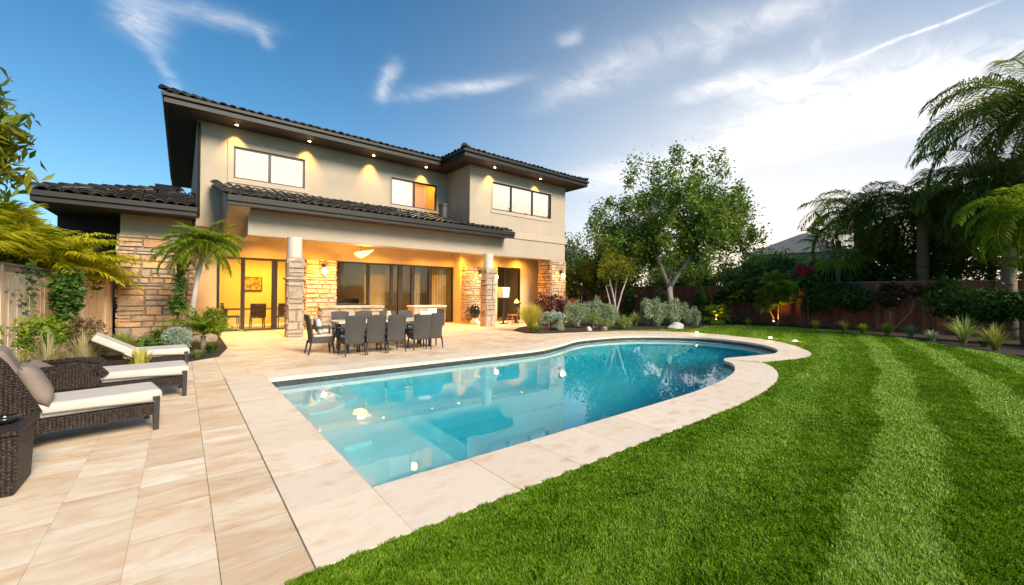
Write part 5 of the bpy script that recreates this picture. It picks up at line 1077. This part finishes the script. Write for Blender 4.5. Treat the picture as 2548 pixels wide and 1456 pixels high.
def rock(name, lb, loc, s_, mat, seed=0):
    bm = bmesh.new(); bmesh.ops.create_icosphere(bm, subdivisions=3, radius=1); r_ = random.Random(seed)
    ph = [r_.uniform(0, 6) for _ in range(6)]
    for v in bm.verts:
        c = v.co.copy(); k = 1 + .16 * math.sin(c.x * 3 + ph[0]) * math.cos(c.y * 2.6 + ph[1]) + .10 * math.sin(c.z * 5 + ph[2] + c.x * 3); v.co = Vector((c.x * s_[0] * k, c.y * s_[1] * k, max(-.3, c.z) * s_[2] * k))
    me = bpy.data.meshes.new(name); bm.to_mesh(me); bm.free(); me.materials.append(mat); o = bpy.data.objects.new(name, me); col.objects.link(o); o.location = loc; return tag(o, lb, 'rock')
rock('boulder', 'brown flat boulder behind the round silvery shrub', (-.42, 12.7, .02), (.32, .25, .2), rock_m, 1); rock('boulder', 'tan boulder at the foot of the stone wall', (-.9, 14.9, .02), (.5, .3, .22), rock_m, 2); rock('boulder', 'rounded tan boulder beside the slender palm base', (.5, 14.6, .02), (.3, .25, .22), rock_m, 3)
rock('boulder', 'pale flat rock in the left bed near the straw reeds', (-1.6, 10.1, .02), (.35, .3, .2), rock_m, 5)
spiky('yellow_bromeliad', 'yellow glossy rosette plant poking over the far lounger', 'plant', (-.55, 9.30, .0), 40, .62, .22, .07, leafmat('yellow_leaf', [(.25, .24, .02), (.42, .38, .06), (.5, .48, .2)], .35), curl=.4)

# ------------------------------------------------------------------ right bed planting
spiky('golden_grass', 'tall golden ornamental grass at the corner of the right bed', 'ornamental grass', (10.5, 11.75, 0), 1500, 1.25, .75, .013, G_GOLD, curl=.25)
spiky('tufted_grass', 'green and straw fountain tuft at the foot of the golden grass', 'grass tuft', (10.45, 11.35, 0), 300, .38, .36, .014, G_LIME)
bush('pale_shrub', 'pale grey green clipped shrub over a stone beside the golden grass', 'shrub', (12.0, 12.0, 0), [((0, 0, .52), (.42, .35, .22)), ((-.45, .2, .45), (.3, .3, .28))], 3200, .07, G_SILVER, .5)
rock('boulder', 'mossy boulder under the pale clipped shrub', (12.05, 11.8, .0), (.32, .26, .3), pm('mossy', [(.06, .08, .04), (.13, .14, .08)], .95, 6, bump=.9, bscale=12), 4)
bush('wine_shrub', 'dark wine red shrub at the foot of the corner pillar', 'shrub', (14.0, 14.2, 0), [((0, 0, .75), (.9, .6, .7)), ((.9, -.2, .6), (.5, .5, .5))], 3000, .12, G_WINE, .5)
bush('sage_shrub', 'tall sage grey shrub nearest the wine red shrub', 'shrub', (13.6, 12.3, 0), [((0, 0, .55), (.55, .5, .55))], 3600, .13, G_SAGE, .16, 'sage grey shrubs in the right bed', .6, droop=-.9)
bush('sage_shrub', 'broad sage grey shrub beside the small multi-stemmed tree', 'shrub', (15.1, 12.4, 0), [((0, 0, .6), (.75, .6, .6)), ((.6, -.3, .5), (.5, .5, .5))], 6000, .15, G_SAGE, .15, 'sage grey shrubs in the right bed', .6, droop=-.9)
bush('lime_shrub', 'small bright lime mound in front of the broad sage shrub', 'shrub', (13.9, 11.5, 0), [((0, 0, .42), (.26, .26, .2)), ((.4, -.4, .22), (.26, .26, .2))], 1800, .09, G_LIME, .2, droop=-.6)
bush('lime_shrub', 'low lime mound at the front edge near the small tree', 'shrub', (15.0, 10.7, 0), [((0, 0, .26), (.36, .3, .26))], 1600, .11, G_LIME, .2, droop=-.6)
spiky('tufted_grass', 'bright green fountain tuft between the small tree and the long sage hedge', 'grass tuft', (16.6, 11.2, 0), 460, .75, .5, .02, G_LIME)
bush('sage_shrub', 'long sage hedge below the forked tree, left half', 'shrub', (17.5, 10.9, 0), [((0, 0, .62), (.7, .6, .62))], 6000, .16, G_SAGE, .15, 'sage grey shrubs in the right bed', .6, droop=-.9)
bush('sage_shrub', 'long sage hedge below the forked tree, right half', 'shrub', (18.7, 10.5, 0), [((0, 0, .6), (.85, .6, .6)), ((.75, -.5, .4), (.5, .5, .42))], 8000, .16, G_SAGE, .15, 'sage grey shrubs in the right bed', .6, droop=-.9)
rock('boulder', 'pale white rock at the edge of the bed before the sage hedge', (17.3, 9.55, 0), (.5, .28, .22), rock_pale, 7); rock('boulder', 'small pale stone near the lime mound', (12.9, 10.9, 0), (.16, .12, .14), rock_pale, 8); rock('boulder', 'small tan stone near the lime mound', (13.7, 10.75, 0), (.2, .13, .14), rock_m, 9)
bush('fence_vine', 'narrow dark shrub against the red fence left of the forked trunk', 'shrub', (21.8, 15.2, 0), [((0, 0, .9), (.4, .5, .9))], 1100, .14, G_DARK, .6)
bush('fence_vine', 'dark conical shrub against the red fence behind the trunk', 'shrub', (22.9, 13.6, 0), [((0, 0, .9), (.6, .6, .9))], 1400, .14, G_DARK, .6)
bush('fence_vine', 'dark pointed shrub on the red fence right of the forked trunk', 'shrub', (22.6, 10.9, 0), [((0, 0, .95), (.5, .5, .95))], 1800, .14, G_DEEP, .6)
bush('fence_vine', 'leafy vine with bare stems spreading over the red fence', 'vine', (23.9, 9.4, 0), [((0, 0, 1.7), (.6, .9, .6)), ((-.2, -1.1, 1.9), (.5, .8, .6)), ((0, 1.0, 1.3), (.4, .5, .5))], 3200, .2, G_DEEP, .6, stems=3)
fanpalm('small_palm', 'small palm lit from below in front of the red fence', (22.0, 9.9, 0), .35, 22, .55, .4, G_PALMG, trunk=.06)
bush('banana_plant', 'broad-leaved plant lit orange from below in front of the red fence', 'plant', (23.2, 7.4, 0), [((0, 0, 1.9), (.55, .8, .8)), ((.0, .5, 1.3), (.4, .5, .6))], 190, .75, G_BIG, .45, stems=3, droop=.3)
bush('bougainvillea', 'red flowering branches above the broad-leaved plant', 'plant', (23.8, 6.5, 0), [((0, 0, 2.7), (.35, .45, .3)), ((0, .4, 2.45), (.25, .2, .25))], 240, .16, G_RED, .8, stems=2)
bush('bougainvillea', 'leafy stems carrying the red flowers by the fence', 'plant', (23.7, 6.3, 0), [((0, 0, 2.2), (.4, .6, .5))], 700, .18, G_DEEP, .6, stems=3)
bush('fence_hedge', 'dark ivy mound covering the red fence beside the red flowers', 'vine', (24.0, 5.3, 0), [((0, 0, 1.6), (.45, 1.1, .6)), ((-.1, -.8, 1.3), (.35, .6, .5)), ((0, .9, 1.2), (.35, .6, .6))], 5200, .13, G_DEEP, .6)
bush('fence_shrub', 'small round-headed shrub on a thin stem before the red fence', 'shrub', (23.6, 3.3, 0), [((0, 0, 1.55), (.35, .5, .55)), ((0, -.9, 1.75), (.2, .35, .25))], 1500, .13, leafmat('bronze_leaf', [(.03, .035, .012), (.07, .05, .02), (.12, .04, .03)], .2), .6, stems=2)
bush('clipped_hedge', 'clipped dark green hedge in front of the far right fence', 'hedge', (21.4, .6, 0), [((0, 0, 1.25), (.5, 1.0, .6)), ((.2, 1.0, 1.5), (.4, .6, .75)), ((-.2, -1.3, 1.25), (.5, 1.0, .6)), ((-.4, -2.7, 1.2), (.5, 1.0, .7)), ((-1.2, -3.6, 1.1), (.8, 1.0, .8))], 14000, .13, G_DEEP, .6)
low = [((21.9, 8.3), .45, G_PALMG, 'low green tuft left of the uplit broad-leaved plant'), ((22.3, 6.9), .4, G_DEEP, 'low dark tuft right of the uplit plant'), ((22.2, 5.6), .55, G_PALMG, 'bright spiky tuft under the ivy mound'), ((22.3, 4.6), .6, G_GRASS, 'tall spiky tuft right of the ivy mound'), ((21.9, 3.9), .5, G_PALMG, 'small green tuft below the round-headed shrub'),
       ((21.6, 3.1), .6, G_PALMG, 'wide strappy tuft under the round-headed shrub'), ((21.2, 2.4), .6, G_SAGE, 'blue green strappy tuft on the lawn edge'), ((20.2, 1.75), .5, G_SILVER, 'pale agave-like rosette at the lawn edge'), ((19.6, 1.0), 1.1, G_LIME, 'tall pale stemmed tuft before the clipped hedge'), ((18.3, .3), .95, G_GRASS, 'tall narrow blades before the clipped hedge'), ((17.2, -.55), .45, G_SAGE, 'low grey green mound at the far right lawn edge'), ((16.6, -1.1), .5, G_SAGE, 'bushy grey green mound at the right frame edge'),
       ((20.6, 9.4), .3, G_PALMG, 'tiny green tuft at the back of the lawn'), ((22.4, 9.0), .45, G_DEEP, 'low dark tuft between the two uplit plants'), ((19.2, .55), .4, G_DEEP, 'short green tuft beside the pale stemmed tuft')]
for (x, y), h_, m_, lb in low: spiky('bed_tuft', lb, 'tuft plant', (x, y, -.02), 130, h_, h_ * .75, .03, m_, 'low tufts along the right bed')

# ------------------------------------------------------------------ garden lights
for (x, y, lb) in ((15.3, 7.6, 'small ground light at the far rim of the pool'), (15.75, 5.25, 'small ground light in the lawn beside the pool tip'), (15.35, 4.4, 'small ground light in the lawn nearest the camera')):
    f = MB(); f.lathe([(.09, 0), (.09, .03), (.07, .035)], (0, 0, 0), 14); o = f.build('lawn_light', dark_metal, loc=(x, y, 0)); tag(o, lb, 'ground light', 'lit ground lights round the pool')
    e = MB(); e.lathe([(.06, .036), (.06, .05), (.04, .06), (.01, .062)], (0, 0, 0), 14); e.build('lens', bulb_hot, o, smooth=True); light('ground_glow', 'POINT', (x, y, .16), 3, (1, .7, .35), .04)
for (x, y, tx, ty, lb) in ((21.6, 9.75, 22.0, 9.9, 'garden uplight shining on the small palm'), (22.7, 7.45, 23.4, 7.5, 'garden uplight shining on the broad-leaved plant')):
    o = empty('garden_uplight', (x, y, 0)); tag(o, lb, 'garden light', 'garden uplights in the right bed')
    f = MB(); f.tube([(0, 0, 0), (0, 0, .12)], .012, 6); f.tube([(-.03, 0, .1), (.04, 0, .2)], [.04, .05], 12); f.build('housing', dark_metal, o); f = MB(); f.tube([(.045, 0, .205), (.05, 0, .212)], [.045, .04], 12); f.build('lens', bulb_hot, o)
    light('uplight_glow', 'SPOT', (x + .08, y, .24), 60, (1, .48, .08), .03, aim=(tx + .4, ty, 1.1), spot=75, blend=.7)

# ------------------------------------------------------------------ grass
def inside(P_, poly):
    x, y = P_[:, 0], P_[:, 1]; r_ = np.zeros(len(P_), bool); n = len(poly)
    for i in range(n):
        x1, y1 = poly[i][0], poly[i][1]; x2, y2 = poly[(i + 1) % n][0], poly[(i + 1) % n][1]
        c = ((y1 > y) != (y2 > y)); xi = (x2 - x1) * (y - y1) / (y2 - y1 + 1e-12) + x1; r_ ^= c & (x < xi)
    return r_
cop_poly = [(p.x, p.y) for p in offset(pool, WID)]
def grass(nblades):
    # density falls with distance from the viewing side of the garden, blades widen to keep the cover even
    az = rng.uniform(R(8), R(100), nblades * 2); d = np.exp(rng.uniform(math.log(1.25), math.log(26), nblades * 2))
    P_ = np.stack([np.sin(az) * d, np.cos(az) * d], 1)
    keep = inside(P_, lawn_out) & ~inside(P_, cop_poly) & ~inside(P_, [(p[0], p[1]) for p in deck_out]); P_ = P_[keep][:nblades]; d = d[keep][:nblades]; n = len(P_)
    s = P_[:, 1] - (.07 * P_[:, 0] + .005 * P_[:, 0] ** 2); s = s + .05 * np.sin(P_[:, 0] * 1.3) + .03 * np.sin(P_[:, 0] * 4.1 + 1) + rng.normal(size=n) * .03; ph = (s + .12) / 1.12; ph -= np.floor(ph)
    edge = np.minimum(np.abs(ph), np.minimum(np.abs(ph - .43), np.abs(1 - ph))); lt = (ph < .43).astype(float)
    h = (.018 + .013 * rng.random(n)) * (1 + d * .012); w_ = .0012 + .0010 * d
    patch = np.sin(P_[:, 0] * 1.7 + 2 * np.sin(P_[:, 1] * 2.1)) * .5 + np.sin(P_[:, 1] * 3.3 + P_[:, 0] * 2.2) * .5
    a = rng.random(n) * 6.283; lean = rng.random(n) * .7; 
    # mower lean: light bands lie away from the house side, dark bands towards it
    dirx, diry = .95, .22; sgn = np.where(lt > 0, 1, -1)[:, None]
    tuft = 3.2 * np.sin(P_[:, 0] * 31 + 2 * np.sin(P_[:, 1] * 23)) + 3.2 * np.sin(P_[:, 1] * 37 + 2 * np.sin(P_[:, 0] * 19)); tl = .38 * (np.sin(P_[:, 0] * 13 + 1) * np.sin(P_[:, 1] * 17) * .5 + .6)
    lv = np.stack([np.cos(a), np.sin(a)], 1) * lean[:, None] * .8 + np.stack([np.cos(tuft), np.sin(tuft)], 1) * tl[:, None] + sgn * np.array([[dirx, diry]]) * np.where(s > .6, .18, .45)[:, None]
    h = h * (1 + .25 * np.sin(P_[:, 0] * 29 + 1.7 * np.sin(P_[:, 1] * 21)) * np.sin(P_[:, 1] * 33))
    V = np.zeros((n, 5, 3)); wx, wy = -np.sin(a) * w_, np.cos(a) * w_
    V[:, 0, :2] = P_ - np.stack([wx, wy], 1); V[:, 1, :2] = P_ + np.stack([wx, wy], 1); M_ = P_ + lv * h[:, None] * .35
    V[:, 2, :2] = M_ + np.stack([wx, wy], 1) * .8; V[:, 3, :2] = M_ - np.stack([wx, wy], 1) * .8; V[:, 2:4, 2] = (h * .6)[:, None]; V[:, 4, :2] = P_ + lv * h[:, None] * 1.0; V[:, 4, 2] = h
    V[:, :, 2] -= .008
    i0 = np.arange(n) * 5; F = np.concatenate([np.stack([i0, i0 + 1, i0 + 2], 1), np.stack([i0, i0 + 2, i0 + 3], 1), np.stack([i0 + 3, i0 + 2, i0 + 4], 1)])
    amp = np.where(s > .6, .3, .9)
    val = np.clip(.36 + .09 * patch + .12 * np.sin(P_[:, 0] * 9 + 2 * np.sin(P_[:, 1] * 7)) * np.sin(P_[:, 1] * 11 + P_[:, 0] * 3) + rng.normal(size=n) * .13 + np.where(lt > 0, .20, -.06) * amp, 0, 1)  # mowing bands tinted too: light on leaning blades put into the colour
    dry = (rng.random(n) < np.clip(.006 + .10 * (np.sin(P_[:, 0] * 2.3 + 1) * np.sin(P_[:, 1] * 3.1 + .5) * np.sin(P_[:, 0] * 5.7 + P_[:, 1] * 4.3) - .45), .006, 1)); val = np.where(dry, .97, val * .8)
    m, t, o_ = newmat('grass_blade'); b = t.nodes.new('ShaderNodeBsdfPrincipled'); tr_ = t.nodes.new('ShaderNodeBsdfTranslucent'); ms = t.nodes.new('ShaderNodeMixShader')
    c = ramp(t, attr(t), [(.06, .14, .003), (.145, .295, .006), (.24, .39, .02), (.33, .44, .13), (.42, .34, .16)]); t.links.new(c, b.inputs['Base Color']); b.inputs['Roughness'].default_value = .5; b.inputs['Specular IOR Level'].default_value = .3
    t.links.new(c, tr_.inputs[0]); ms.inputs[0].default_value = .3; t.links.new(b.outputs[0], ms.inputs[1]); t.links.new(tr_.outputs[0], ms.inputs[2]); t.links.new(ms.outputs[0], o_.inputs[0])
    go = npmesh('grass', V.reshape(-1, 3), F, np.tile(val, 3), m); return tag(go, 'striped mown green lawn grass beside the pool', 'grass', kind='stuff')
grass(900000)
